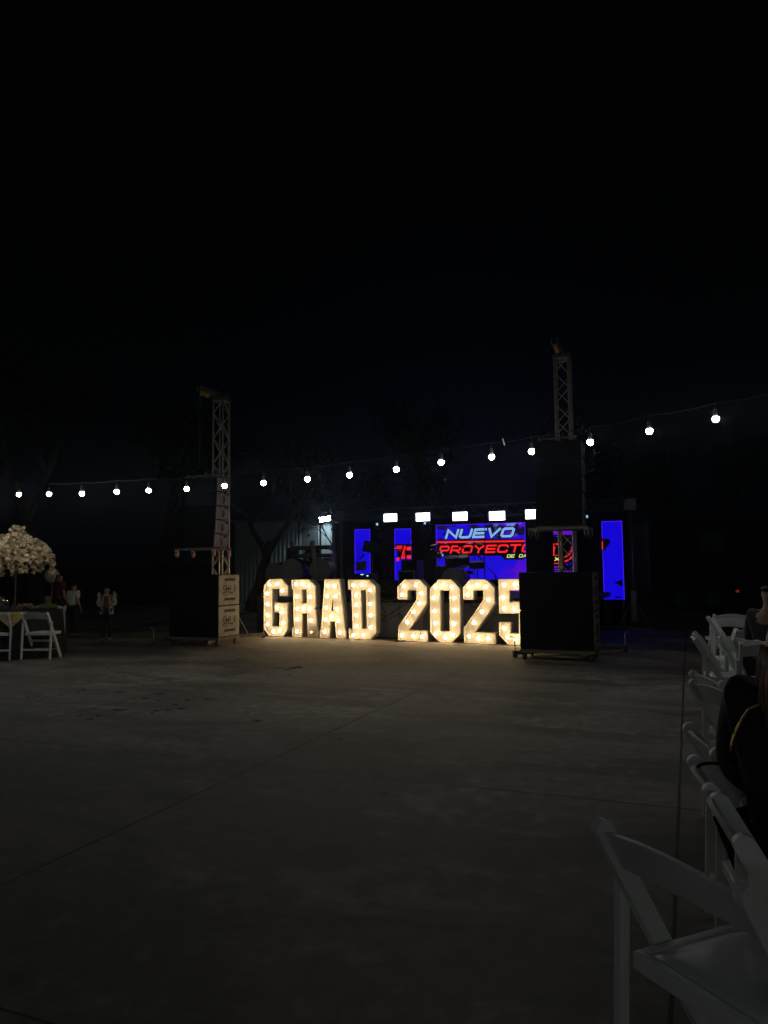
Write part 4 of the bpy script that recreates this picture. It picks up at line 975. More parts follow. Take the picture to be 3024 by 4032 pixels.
# ------------------------------------------------------------------ flower table
TC = ony(58, 2400, 13.0); TX, TY = TC.x, 13.0
tbl = thing('round_table', 'round banquet table hidden under its black cloth', 'table', (TX, TY, 0))
MB().lathe([(.74, .735), (.75, .745), (.75, .752), (.74, .758)], 40).build('tabletop', mat('table_wood', (.3, .22, .14), .6), tbl)
for k in range(4): MB().tube((.45 * math.cos(k * 1.5708 + .78), .45 * math.sin(k * 1.5708 + .78), 0), (.4 * math.cos(k * 1.5708 + .78), .4 * math.sin(k * 1.5708 + .78), .735), .015).build('leg', steel_dark, tbl)
cl = MB(); n = 120; rings = [(.001, .764), (.5, .764), (.755, .763), (.768, .75), (.775, .6), (.79, .35), (.81, .012)]
for ri, (r_, z) in enumerate(rings):
    for k in range(n):
        a = 2 * math.pi * k / n; f = max(0, (.75 - z) / .75); rr = r_ * (1 + .045 * f * math.sin(k * 2 * math.pi / n * 22) + .02 * f * math.sin(k * 2 * math.pi / n * 9)); cl.v.append(Vector((rr * math.cos(a), rr * math.sin(a), z)))
for ri in range(len(rings) - 1):
    for k in range(n): cl.f.append((ri * n + k, ri * n + (k + 1) % n, (ri + 1) * n + (k + 1) % n, (ri + 1) * n + k))
clo = cl.build('tablecloth', mat('dark_tablecloth', (.022, .018, .018), .85, bump=.1), smooth=True); clo.location = (TX, TY, 0)
tag(clo, 'black cloth draped to the floor over the flower table', 'tablecloth')
# gold runner
rn = MB(); pr = [(.62, .771), (.772, .768), (.795, .74), (.80, .62), (.805, .52)]; 
ang0 = R(-68)
wd_ = [.13, .12, .11, .06, .005]
for (r_, z), hw_ in zip(pr, wd_):
    for s in (-1, 1): rn.v.append(Vector((r_ * math.cos(ang0) - s * 2.0 * hw_ * math.sin(ang0), r_ * math.sin(ang0) + s * 2.0 * hw_ * math.cos(ang0), z)))
rn.f = [(2 * i, 2 * i + 1, 2 * i + 3, 2 * i + 2) for i in range(4)]
ro = rn.build('table_runner', mat('gold_sequins', (.55, .40, .14), .3, metal=.8, var=.6, scale=60, bump=.8)); ro.location = (TX, TY, 0); ro.modifiers.new('s', 'SOLIDIFY').thickness = .003
tag(ro, 'gold sequined cloth corner hanging over the table edge', 'table runner')
# centrepiece
cp = thing('flower_centerpiece', 'tall stand topped by a wide dome of cream blossoms on the table', 'flowers', (TX, TY, .767))
MB().lathe([(.13, 0), (.13, .015), (.02, .03)], 24).build('base', steel_dark, cp); MB().tube((0, 0, .03), (0, 0, .95), .016, 10).build('stand', steel_dark, cp)
def blossom(mb, c, s, rnd):
    ax = Vector((rnd.uniform(-1, 1), rnd.uniform(-1, .3), rnd.uniform(-.6, 1))).normalized(); u_ = ax.orthogonal().normalized(); v_ = ax.cross(u_)
    for k in range(5):
        a = 2 * math.pi * k / 5 + rnd.uniform(-.2, .2); d = u_ * math.cos(a) + v_ * math.sin(a); e = ax.cross(d); q = rnd.uniform(.1, .5)
        mb.add([c, c + d * s * .55 + e * s * .45 + ax * s * .15, c + d * s + ax * s * q, c + d * s * .55 - e * s * .45 + ax * s * .15], [(0, 1, 2, 3)])
rnd = random.Random(9); fl_ = MB(); RX = .61
def dome(r_): return 1.30 - .42 * (r_ / RX) ** 2 * 1.0
for i in range(1300):
    a = rnd.uniform(0, 2 * math.pi); r_ = RX * math.sqrt(rnd.random()); z = dome(r_) + rnd.uniform(-.10, .05) - .767 * 0
    if r_ < .12: z += .10
    blossom(fl_, Vector((r_ * math.cos(a) + rnd.gauss(0, .012), r_ * math.sin(a), z)), rnd.uniform(.028, .05), rnd)
for k in range(80):
    a = rnd.uniform(0, 2 * math.pi); r_ = RX * rnd.uniform(.3, 1.0); L_ = rnd.uniform(.18, .50) * (1.15 - .35 * r_ / RX); zt_ = dome(r_) - .05
    for j in range(int(L_ / .018)):
        t = j * .018; blossom(fl_, Vector((r_ * math.cos(a) + rnd.gauss(0, .022), r_ * math.sin(a) + rnd.gauss(0, .022), zt_ - t)), rnd.uniform(.028, .045), rnd)
fl_.build('blossoms', mat('cream_petals', (.80, .65, .42), .7, var=.22, scale=5), cp, fix=False)
br_ = MB()
for k in range(22):
    a = k * 2.4; r_ = RX * (.3 + .65 * ((k * 37) % 10) / 10); br_.path([(0, 0, .93), (r_ * .5 * math.cos(a), r_ * .5 * math.sin(a), 1.16), (r_ * math.cos(a), r_ * math.sin(a), dome(r_) - .06)], .005, 5)
br_.build('branches', bark, cp)
# small things on the table
def glass(u, v, label, lit):
    p = onz(u, v, .768); root = thing('candle_glass', label, 'candle', (p.x, p.y, .768), 0, 'small lit glasses on the flower table')
    gm = mat('clear_glass', (.5, .5, .45), .1)
    MB().lathe([(.035, 0), (.035, .004), (.008, .008), (.008, .07), (.03, .09), (.036, .15), (.034, .15), (.026, .092), (.001, .088)], 16).build('glass', mat('smoky_glass', (.12, .12, .10), .1, spec=1), root, smooth=True)
    MB().sphere((0, 0, .145), .008, 8, 6).build('flame', emis('candle_flame', (1, .8, .5), 6), root)
glass(14, 2396, 'small lit glass at the left frame edge on the flower table', 1); glass(28, 2398, 'small lit glass just right of the other one on the flower table', 1)
lo_p = onz(95, 2398, .768)
lf_ = thing('low_flowers', 'low bunch of pinkish flowers and leaves lying on the table', 'flowers', (lo_p.x, lo_p.y, .768))
q = MB()
for i in range(160): blossom(q, Vector((rnd.gauss(0, .09), rnd.gauss(0, .05), .02 + abs(rnd.gauss(0, .03)))), rnd.uniform(.015, .03), rnd)
q.build('blossoms', mat('peach_petals', (.50, .34, .22), .7), lf_, fix=False)
q = MB()
for i in range(90):
    c = Vector((rnd.gauss(0, .12), rnd.gauss(0, .05), .015 + abs(rnd.gauss(0, .02)))); a = Vector((rnd.uniform(-1, 1), rnd.uniform(-1, 1), rnd.uniform(0, .6))).normalized(); b = a.orthogonal()
    q.add([c, c + a * .03 + b * .01, c + a * .06, c + a * .03 - b * .01], [(0, 1, 2, 3)])
q.build('leaves', leafm, lf_, fix=False)
# chair across the table
pc = onz(150, 2383, .765)
copy_thing(chair0, (pc.x + .02, 14.35, 0), R(165), 'white folding chair on the far side of the flower table', GL)

# ------------------------------------------------------------------ people
def skin_mesh(name, nodes, edges, m, parent, sub=2, smooth=True, rootn=0):
    me = bpy.data.meshes.new(name); me.from_pydata([tuple(n[0]) for n in nodes], edges, [])
    o = bpy.data.objects.new(name, me); COL.objects.link(o)
    sm = o.modifiers.new('skin', 'SKIN'); sm.use_smooth_shade = True
    sv = me.skin_vertices[0].data
    for i, n in enumerate(nodes):
        r_ = n[1]; sv[i].radius = (r_, r_) if not isinstance(r_, tuple) else r_; sv[i].use_root = (i == rootn)
    ss = o.modifiers.new('sub', 'SUBSURF'); ss.levels = sub; ss.render_levels = sub
    dg = bpy.context.evaluated_depsgraph_get(); dg.update()
    nm = bpy.data.meshes.new_from_object(o.evaluated_get(dg)); bpy.data.objects.remove(o)
    for p in nm.polygons: p.use_smooth = True
    nm.materials.clear(); nm.materials.append(m); nm.name = name
    o = bpy.data.objects.new(name, nm); COL.objects.link(o); o.parent = parent
    return o
def person(loc, yaw, scale, label, top=None, bottom=None, hair=hair_black, hairlong=0.0, pose=None, sleeves=2, shorts=False, shoe=None, facing='front', seated=False, loose=.016):
    """front is -y before yaw"""
    root = thing('person', label, 'person', loc, yaw)
    J = dict(pelvis=(0, 0, .95), spine=(0, .01, 1.13), chest=(0, .01, 1.32), neck=(0, .0, 1.47), head=(0, -.015, 1.56), crown=(0, -.005, 1.64),
             shL=(.17, .0, 1.40), elL=(.23, .02, 1.13), wrL=(.23, -.08, .90), haL=(.225, -.11, .83),
             hiL=(.09, 0, .91), knL=(.10, -.015, .50), anL=(.10, .02, .09), toL=(.11, -.13, .035))
    for k in list(J):
        if k.endswith('L'): x, y, z = J[k]; J[k[:-1] + 'R'] = (-x, y, z)
    if seated:
        for k in ('spine', 'chest', 'neck', 'head', 'crown', 'shL', 'shR', 'elL', 'elR', 'wrL', 'wrR', 'haL', 'haR', 'pelvis', 'hiL', 'hiR'):
            x, y, z = J[k]; J[k] = (x, y, z - .42)
        for s, c in ((1, 'L'), (-1, 'R')):
            J['kn' + c] = (s * .11, -.42, .50); J['an' + c] = (s * .11, -.40, .09); J['to' + c] = (s * .11, -.54, .035)
            J['wr' + c] = (s * .16, -.28, .62); J['ha' + c] = (s * .13, -.35, .60); J['el' + c] = (s * .24, -.04, .72)
    if pose: J.update(pose)
    V = {k: Vector(v) * scale for k, v in J.items()}
    RAD = dict(pelvis=.125, spine=.115, chest=.125, neck=.05, head=.078, crown=.062, sh=.055, el=.040, wr=.026, ha=.024, hi=.085, kn=.055, an=.038, to=.030)
    order = ['pelvis', 'spine', 'chest', 'neck', 'head', 'crown', 'shL', 'elL', 'wrL', 'haL', 'shR', 'elR', 'wrR', 'haR', 'hiL', 'knL', 'anL', 'toL', 'hiR', 'knR', 'anR', 'toR']
    rad = lambda k: (RAD[k] if k in RAD else RAD[k[:-1]]) * scale
    nodes = [(V[k], rad(k)) for k in order]; ix = {k: i for i, k in enumerate(order)}
    E_ = [('pelvis', 'spine'), ('spine', 'chest'), ('chest', 'neck'), ('neck', 'head'), ('head', 'crown'), ('chest', 'shL'), ('shL', 'elL'), ('elL', 'wrL'), ('wrL', 'haL'), ('chest', 'shR'), ('shR', 'elR'), ('elR', 'wrR'), ('wrR', 'haR'),
          ('pelvis', 'hiL'), ('hiL', 'knL'), ('knL', 'anL'), ('anL', 'toL'), ('pelvis', 'hiR'), ('hiR', 'knR'), ('knR', 'anR'), ('anR', 'toR')]
    edges = [(ix[a], ix[b]) for a, b in E_]
    for c in 'LR':   # fingers, unequal and slightly curled, thumb from the side of the palm
        h = V['ha' + c]; d = (V['ha' + c] - V['wr' + c]).normalized(); sd = d.cross(Vector((0, 0, 1)))
        if sd.length < .1: sd = Vector((0, 1, 0))
        sd.normalize(); nn = sd.cross(d)
        for k, (off, ln) in enumerate(((-.026, .055), (-.009, .068), (.009, .064), (.026, .050))):
            i0 = len(nodes); p = h + sd * off * scale + d * .030 * scale; nodes.append((p, .0085 * scale)); nodes.append((p + (d * .8 - nn * .3) * ln * scale, .0065 * scale)); edges += [(ix['ha' + c], i0), (i0, i0 + 1)]
        i0 = len(nodes); p = h - sd * .034 * scale; nodes.append((p, .010 * scale)); nodes.append((p + (d * .7 - sd * .5).normalized() * .045 * scale, .008 * scale)); edges += [(ix['ha' + c], i0), (i0, i0 + 1)]
    # nose
    i0 = len(nodes); f_ = Vector((0, -1, 0)); nodes.append((V['head'] + Vector((0, -.088, .0)) * scale, .014 * scale)); edges.append((ix['head'], i0))
    for s in (-1, 1): i0 = len(nodes); nodes.append((V['head'] + Vector((s * .083, .005, .0)) * scale, .016 * scale)); edges.append((ix['head'], i0))
    skin_mesh('body', nodes, edges, skin_m, root, 2)
    for s in (-1, 1): MB().sphere(V['head'] + Vector((s * .030, -.070, .022)) * scale, .011 * scale, 8, 6).build('eye', mat('eye_dark', (.05, .04, .04), .2), root, smooth=True)
    MB().box(-.024 * scale, .024 * scale, -.003, .003, -.004 * scale, .004 * scale, Matrix.Translation(V['head'] + Vector((0, -.080, -.040)) * scale)).build('mouth', mat('lips', (.25, .08, .07), .5), root)
    # shirt
    def garment(name, keys, es, grow, m, extra=None):
        nd = []; im = {}
        for k in keys:
            im[k] = len(nd); g_ = grow.get(k, grow.get('*', .014)); nd.append((V[k], rad(k) + g_ * scale))
        if extra:
            for k, (p, r_) in extra.items(): im[k] = len(nd); nd.append((Vector(p) * scale if not isinstance(p, Vector) else p, r_ * scale))
        return skin_mesh(name, nd, [(im[a], im[b]) for a, b in es], m, root, 2)
    ks = ['pelvis', 'spine', 'chest', 'shL', 'shR']; es = [('pelvis', 'spine'), ('spine', 'chest'), ('chest', 'shL'), ('chest', 'shR')]; ex = {}
    ex['collar'] = (V['chest'].lerp(V['neck'], .62), .062); es.append(('chest', 'collar'))
    for c in 'LR':
        if sleeves == 2: ks += ['el' + c, 'wr' + c]; es += [('sh' + c, 'el' + c), ('el' + c, 'wr' + c)]
        else: ex['sl' + c] = (V['sh' + c].lerp(V['el' + c], .72), .066); es.append(('sh' + c, 'sl' + c))
    garment('shirt', ks, es, {'*': loose, 'pelvis': loose + .004, 'spine': loose + .01}, top, ex)
    # trousers
    ks = ['pelvis', 'hiL', 'hiR']; es = [('pelvis', 'hiL'), ('pelvis', 'hiR')]; ex = {}
    for c in 'LR':
        ks.append('kn' + c); es.append(('hi' + c, 'kn' + c))
        if not shorts: ex['cu' + c] = (V['kn' + c].lerp(V['an' + c], .97), .066); es.append(('kn' + c, 'cu' + c))
    garment('trousers', ks, es, {'*': .035 if seated else .02, 'pelvis': .035 if seated else .02}, bottom, ex)
    for c in 'LR':
        sh = MB(); a = V['an' + c]; t = V['to' + c]
        skin_mesh('shoe', [(Vector((a.x, a.y + .03 * scale, .045 * scale)), (.045 * scale, .04 * scale)), (Vector((t.x, t.y, .035 * scale)), (.044 * scale, .032 * scale)), (Vector((a.x, a.y, .10 * scale)), .045 * scale)], [(0, 1), (0, 2)], shoe or rubber, root, 1)
    # hair
    hn = [(V['crown'] + Vector((0, .012, .012)) * scale, .083 * scale), (V['head'] + Vector((0, .035, .03)) * scale, .080 * scale)]; he = [(0, 1)]
    if hairlong:
        k = 4
        for i in range(1, k + 1):
            hn.append((V['head'] + Vector((0, .06 + .012 * i, .0 - hairlong * i / k)) * scale, (.085 - .008 * i) * scale)); he.append((i, i + 1))
    skin_mesh('hair', hn, he, hair, root, 2)
    return root, V
white_shirt = mat('white_shirt', (.46, .44, .41), .8, bump=.2)
pc = onz(418, 2526)
pr_, V = person((pc.x, pc.y, 0), R(12), .66, 'person in white ruffled open blouse over a rust brown top, hands together', mat('rust_top', (.13, .05, .03), .8), mat('dark_trousers', (.015, .015, .02), .9),
   pose=dict(elL=(.25, .0, 1.14), wrL=(.11, -.17, 1.12), haL=(.05, -.20, 1.13), elR=(-.25, .0, 1.14), wrR=(-.11, -.17, 1.06), haR=(-.05, -.20, 1.07)), sleeves=1)
# open blouse: puffed sleeves and side panels
sc_ = .66
for s, c in ((1, 'L'), (-1, 'R')):
    skin_mesh('blouse_sleeve', [(V['sh' + c] + Vector((s * .02, 0, .035)) * sc_, .075 * sc_), (V['sh' + c] + Vector((s * .055, 0, .06)) * sc_, .035 * sc_), (V['sh' + c].lerp(V['el' + c], .5), .085 * sc_), (V['el' + c], .075 * sc_), (V['el' + c].lerp(V['wr' + c], .75), .05 * sc_)], [(0, 1), (0, 2), (2, 3), (3, 4)], mat('white_lace', (.30, .30, .29), .85, var=.25, scale=30, bump=.5), pr_, 2)
    q = MB(); vs = []
    for i in range(7):
        z = 1.40 - i * .095; fl2 = .0 + .018 * i
        for j in range(5):
            a = R(-62 + j * 42); r_ = .150 + .012 * i + .006 * math.sin(j * 2 + i); vs.append(Vector((s * r_ * math.cos(a) * .98, r_ * math.sin(a) * .9, z)) * sc_)
    q.add(vs, [(i * 5 + j, i * 5 + j + 1, i * 5 + j + 6, i * 5 + j + 5) for i in range(6) for j in range(4)])
    o = q.build('blouse_panel', MC['white_lace'], pr_, smooth=True); o.modifiers.new('s', 'SOLIDIFY').thickness = .004
nk = MB().path([V['neck'] + Vector((.075 * math.cos(a), -.02 + .075 * math.sin(a), -.035 + .025 * math.sin(a))) * sc_ for a in [R(t) for t in range(180, 361, 15)]], .008, 6).build('necklace', white_shirt, pr_)
pm = onz(286, 2510)
person((pm.x, pm.y, 0), R(155), .69, 'person in a loose white short sleeved shirt and dark trousers, seen from behind', white_shirt, mat('black_trousers', (.012, .012, .015), .9), sleeves=1, loose=.045)
pa = onz(229, 2499)
dkr = mat('dark_red_shirt', (.045, .010, .012), .85)
person((pa.x, pa.y, 0), R(150), .82, 'person in dark red top and shorts standing with bare calves behind the table', dkr, mat('dark_shorts', (.012, .012, .014), .9), sleeves=1, shorts=True, hairlong=.16, loose=.035, shoe=mat('sneaker', (.10, .10, .10), .6))
# balloon behind that head
pb = ony(205, 2266, 17.4)
bl_ = thing('balloon', 'round pale balloon glowing dimly behind the head of the person in dark red', 'balloon', (pb.x, pb.y, 0))
MB().sphere((0, 0, pb.z), .165, 20, 14, 1.05).build('bladder', mat('cream_balloon', (.42, .36, .26), .35), bl_, smooth=True)
MB().tube((0, 0, 0.02), (0, 0, pb.z - .15), .004, 6).build('string', white_resin, bl_); MB().lathe([(.06, 0), (.06, .04), (.03, .05)], 12).build('weight', steel_dark, bl_)
# seated guests beyond the table
def seat_guest(x, y, yaw, label, top, **kw):
    copy_thing(chair0, (x, y, 0), R(yaw + 180), 'white folding chair under the ' + kw.pop('chairof'), GL)
    d = Vector((0, -.0, 0)); return person((x, y, .0), R(yaw), .80, label, top, MC['black_trousers'], seated=True, **kw)
seat_guest(TX + .02, TY + 1.25, -5, 'seated person in a yellow green top beyond the flower stand', mat('lime_top', (.16, .20, .05), .8), chairof='guest in the yellow green top')
seat_guest(TX - .75, TY + 1.0, 30, 'seated person in a blue top behind the lit glasses', mat('blue_top', (.03, .06, .11), .8), chairof='guest in the blue top')

# foreground woman in black, right edge
jk = mat('black_jacket', (.010, .009, .010), .85, var=.3, scale=12, bump=.3)
rh = mat('reddish_hair', (.16, .045, .015), .45, var=.5, scale=60)
wp = Vector((1.30, 2.40, 0))
wr_, V = person(wp, R(125), 1.0, 'seated person in a black jacket with long reddish hair and gold piping', jk, MC['black_trousers'], hair=rh, hairlong=.38, seated=True, loose=.04)
for i in range(26):   # strands of hair over the shoulder
    a = R(20 + i * 7); r0 = .085
    p = V['head'] + Vector((r0 * math.cos(a), r0 * math.sin(a) * .9 + .02, .02)); P_ = [p]
    for k in range(1, 8): P_.append(p + Vector((.05 * math.cos(a) * k / 7 + .008 * math.sin(k + i), .05 * math.sin(a) * k / 7, -.062 * k)))
    MB().path(P_, [.016, .018, .018, .017, .015, .012, .008, .004], 5).build('hair_lock', rh, wr_, smooth=True)
gold = mat('gold_piping', (.75, .50, .16), .28, metal=.8, var=.3, scale=40)
# piping down the sleeve side nearest the camera (world -x side)
inv = Matrix.Rotation(-R(125), 3, 'Z')
P_ = []
for u, v in [(2990, 2775), (2945, 2795), (2925, 2825), (2905, 2860), (2890, 2895), (2880, 2930), (2876, 2960)]:
    p = ony(u, v, 2.17 if v > 2800 else 2.2); P_.append(inv @ (p - wp))
# rest the piping on the sleeve: push towards the shirt is left as raised braid
pip = MB().path(P_, .0035, 6).build('jacket_piping', gold, wr_, smooth=True)
# far right guest in navy
pn_ = ony(3040, 2500, 6.6)
copy_thing(chair0, (pn_.x + .0, pn_.y, 0), R(-60), 'white folding chair under the guest in navy', GR)
person((pn_.x, pn_.y, 0), R(120), 1.0, 'seated person in a navy top with a small gold earring at the frame edge', mat('navy_top', (.012, .014, .03), .85), MC['black_trousers'], seated=True)
# black strap on the near chair
sp_ = ony(2735, 3012, 2.5); P_ = [ony(u, v, d) for u, v, d in [(2747, 3020, 2.46), (2760, 3010, 2.47), (2790, 3004, 2.48), (2825, 3006, 2.46), (2860, 3014, 2.44), (2885, 3016, 2.42)]]
tag(MB().path(P_, .006, 6).build('bag_strap', cable_black, smooth=True), 'thin black strap looped over the chair rail beside the woman in black', 'strap')

# ------------------------------------------------------------------ band gear on stage
def stand_on(u, b): return ea(u, b)
def mic_stand(u, b, top, boomto, label):
    a = ea(u, b); root = thing('microphone_stand', label, 'mic stand', W(a, b, DZ + .001), YAW, 'microphone stands on the stage')
    for k in range(3): MB().tube((0, 0, .10), (.28 * math.cos(k * 2.09), .28 * math.sin(k * 2.09), .01), .009, 6).build('leg', black_paint, root)
    MB().tube((0, 0, .02), (0, 0, top), .011, 8).build('pole', black_paint, root)
    MB().tube((-boomto[0] * .35, 0, top - boomto[1] * .35), (boomto[0], 0, top + boomto[1]), .008, 8).build('boom', black_paint, root)
    MB().sphere((0, 0, top), .025, 8, 6).build('clutch', black_paint, root)
    m_ = MB(); d = Vector((boomto[0], 0, boomto[1])).normalized(); p = Vector((boomto[0], 0, top + boomto[1]))
    m_.tube(p - d * .02, p + d * .12, .013, 8, .02); m_.sphere(p + d * .14, .027, 10, 8); m_.build('microphone', black_paint, root, smooth=True)
mic_stand(1597, 16.4, 1.02, (.20, .42), 'microphone on a steep boom in front of the narrow red and blue screen')
mic_stand(1908, 15.6, .80, (.03, .80), 'tall straight microphone stand in front of the large screen')
mic_stand(1950, 15.9, .42, (-.30, .36), 'low boom stand slanting up beside the tall straight stand')
mic_stand(1848, 16.0, .98, (-.10, .05), 'thin stand beside the drum kit before the large screen')
mic_stand(1375, 16.8, .62, (.28, .22), 'dim boom stand left of the farthest left screen')
def music_stand(u, b, h_, label):
    a = ea(u, b); root = thing('music_stand', label, 'music stand', W(a, b, DZ + .001), YAW + R(12))
    for k in range(3): MB().tube((0, 0, .12), (.25 * math.cos(k * 2.09 + .5), .25 * math.sin(k * 2.09 + .5), .01), .010, 6).build('leg', alu_dim, root)
    MB().tube((0, 0, .02), (0, 0, h_), .011, 8).build('pole', alu_dim, root)
    MB().box(-.21, .19, -.01, .01, -.13, .13, Matrix.Translation((0, 0, h_ + .06)) @ Matrix.Rotation(R(-18), 4, 'X') @ Matrix.Rotation(R(14), 4, 'Y')).build('desk', black_paint, root)
music_stand(1466, 15.6, 1.02, 'black music stand overlapping the farthest left screen')
def tablet_mixer():
    b = 15.1; a = ea(1428, b); root = thing('mixer', 'small mixing desk with a tilted tablet and lit buttons above letter D', 'mixer', W(a, b, DZ + .001), YAW)
    MB().box(-.22, .26, -.15, .25, 0.0, .50).build('case', black_paint, root, bevel=.01)
    MB().box(-.13, .10, -.008, .008, -.09, .11, Matrix.Translation((-.02, 0, .66)) @ Matrix.Rotation(R(-25), 4, 'X') @ Matrix.Rotation(R(-8), 4, 'Y')).build('tablet', mat('tablet_glass', (.03, .05, .06), .15), root)
    MB().box(-.02, .0, -.02, 0, .501, .60).build('tablet_arm', steel_dark, root)
    MB().box(.02, .08, -.155, -.1505, .47, .49).box(.16, .20, -.155, -.1505, .44, .465).build('lit_button', emis('mixer_led', (.35, .75, 1), 1.6), root)
tablet_mixer()
def wedge(u, b, label, yaw=0):
    a = ea(u, b); root = thing('floor_monitor', label, 'floor monitor', W(a, b, DZ + .001), YAW + R(yaw), 'floor monitors on the stage edge')
    MB().prism([(-.2, 0), (.2, 0), (.2, .12), (.08, .34), (-.06, .36), (-.2, .20)], -.28, .28, 'x').build('cabinet', black_paint, root, bevel=.012)
    MB().box(-.24, .24, -.003, .003, -.13, .13, Matrix.Translation((0, .145, .235)) @ Matrix.Rotation(R(-61), 4, 'X')).build('grille', black_grille, root)
    MB().box(-.08, .08, -.208, -.2005, .10, .13).build('handle', alu_dim, root)
wedge(1520, 15.0, 'black floor monitor between letter D and the first numeral 2'); wedge(1925, 15.1, 'black floor monitor above the second numeral 2', 20); wedge(1735, 15.0, 'black floor monitor left of the drums', -15)
def amp():
    b = 16.2; a = ea(1600, b); root = thing('guitar_amplifier', 'black amplifier with a pale outline behind the first numeral 2', 'amplifier', W(a, b, DZ + .001), YAW)
    MB().box(-.20, .20, 0, .28, .0, .56).build('cabinet', black_paint, root, bevel=.01)
    t = MB().box(-.20, -.175, -.01, -.001, 0, .55).box(.175, .20, -.01, -.001, 0, .55).box(-.175, .175, -.01, -.001, .52, .55); t.build('trim', alu_dim, root)
    MB().box(-.17, .17, -.006, -.001, .02, .515).build('grille', black_grille, root)
    MB().tube((-.06, .14, .565), (.06, .14, .565), .012).build('handle', rubber, root)
amp()
# equipment case that blocks the lower part of the second screen
b = 16.6; a = ea(1606, b); rk = thing('equipment_rack', 'black equipment case in front of the narrow red and blue screen', 'case', W(a, b, DZ + .001), YAW)
MB().box(-.17, .22, 0, .5, 0, .80).build('case', black_paint, rk, bevel=.01); MB().box(-.14, .19, -.004, -.0005, .1, .7).build('front_lid', black_grille, rk)
def drum(root, c, r_, d, axis, name='drum_shell'):
    c = Vector(c); ax = Vector(axis).normalized()
    o = MB().tube(c - ax * d / 2, c + ax * d / 2, r_, 24).build(name, mat('black_drum_shell', (.008, .008, .009), .45), root)
    MB().tube(c + ax * d / 2, c + ax * (d / 2 + .008), r_ + .006, 24).build('hoop', alu_dim, o)
    MB().tube(c - ax * (d / 2 + .008), c - ax * d / 2, r_ + .006, 24).build('hoop', alu_dim, o)
def cymbal(root, p, r_, tilt, m):
    Mx = Matrix.Translation(p) @ Matrix.Rotation(tilt[0], 4, 'X') @ Matrix.Rotation(tilt[1], 4, 'Y')
    o = MB().lathe([(.012, .030), (.03, .026), (.045, .012), (r_ * .6, .004), (r_, -.008), (r_, -.010), (r_ * .6, .002), (.045, .009), (.012, .026)], 28, Mx).build('cymbal', m, root, smooth=True)
    p = Vector(p); MB().tube((p.x, p.y, .03), p + Vector((0, 0, .05)), .010, 8).build('stand', steel_dark, o)
    for k in range(3): MB().tube((p.x, p.y, .20), (p.x + .22 * math.cos(k * 2.09), p.y + .22 * math.sin(k * 2.09), .01), .008, 6).build('stand_leg', steel_dark, o)
b = 16.9; a = ea(1800, b); dk = thing('drum_kit', 'black drum kit with cymbals in front of the large screen', 'drum kit', W(a, b, DZ + .001), YAW)
def rel(u, v, bb): aa, z = onplane(u, v, bb); return (aa - a, bb - b, z - DZ)
chrome = mat('bright_cymbal', (.75, .74, .72), .22, metal=1.0, var=.1); darkc = mat('dark_cymbal', (.10, .09, .08), .35, metal=.8)
x, y, z = rel(1793, 2285, b - .3); drum(dk, (x, -.3, max(.28, z)), .28, .42, (0, 1, 0))
x, y, z = rel(1778, 2212, b - .2); drum(dk, (x, -.2, z), .15, .22, (0, -.3, 1))
x, y, z = rel(1825, 2210, b - .2); drum(dk, (x, -.2, z), .14, .22, (0, -.3, 1))
x, y, z = rel(1748, 2255, b + .1); drum(dk, (x, .1, z - .02), .19, .35, (0, -.05, 1))
x, y, z = rel(1880, 2225, b - .1); drum(dk, (x, -.1, z), .17, .14, (0, -.1, 1))
MB().tube((x, -.1, .02), (x, -.1, z - .07), .012).build('snare_stand', steel_dark, dk)
x, y, z = rel(1727, 2143, b); cymbal(dk, (x, 0, z), .20, (R(12), R(-4)), darkc)
x, y, z = rel(1718, 2178, b - .35); cymbal(dk, (x, -.35, z), .19, (R(28), R(28)), chrome)
x, y, z = rel(1826, 2230, b - .45); cymbal(dk, (x, -.45, z), .13, (R(8), R(4)), mat('silver_cymbal', (.3, .3, .3), .35, metal=.6))
x, y, z = rel(1868, 2140, b + .1); cymbal(dk, (x, .1, z), .20, (R(6), R(3)), darkc)
MB().lathe([(.16, .45), (.17, .50), (.15, .53), (.001, .53)], 18, Matrix.Translation((.05, .65, 0))).tube((.05, .65, 0), (.05, .65, .45), .02).build('throne', black_paint, dk)
# keyboards on a two-tier stand, left part of the stage
b = 15.7; a = ea(1232, b); ks_ = thing('keyboard_stand', 'two tier stand under the keyboards on the left part of the stage', 'stand', W(a, b, DZ + .001), YAW)
kz1 = onplane(1232, 2164, b)[1] - DZ; kz2 = onplane(1232, 2196, b)[1] - DZ
for s in (-1, 1):
    MB().box(s * .5 - .02, s * .5 + .02, .05, .35, .0, .03).build('foot', steel_dark, ks_)
    MB().tube((s * .5, .2, .03), (s * .5, .2, kz1 - .015), .02, 8).build('upright', steel_dark, ks_)
    MB().box(s * .5 - .015, s * .5 + .015, -.12, .19, kz1 - .03, kz1 - .004).box(s * .5 - .015, s * .5 + .015, -.14, .18, kz2 - .03, kz2 - .004).build('arm', steel_dark, ks_)
def keyboard(z, hw_, h_, label, y0=-.14):
    root = thing('keyboard', label, 'keyboard', W(a, b, DZ + .001 + z), YAW, 'keyboards on the stage')
    MB().box(-hw_, hw_, y0, y0 + .30, 0, h_).build('case', mat('keyboard_case', (.035, .022, .02), .5), root, bevel=.008)
    MB().box(-hw_ + .05, hw_ - .05, y0 + .14, y0 + .295, h_ + .0005, h_ + .012).build('keys', mat('ivory_keys', (.35, .35, .33), .4), root)
    MB().box(-.12, .12, y0 - .003, y0 - .0005, h_ * .3, h_ * .7).build('rear_plate', mat('plate_grey', (.09, .06, .05), .5), root)
keyboard(kz1, .49, .085, 'upper keyboard crossing in front of the lit building'); keyboard(kz2, .52, .08, 'lower keyboard under the other, crossing the lit building')
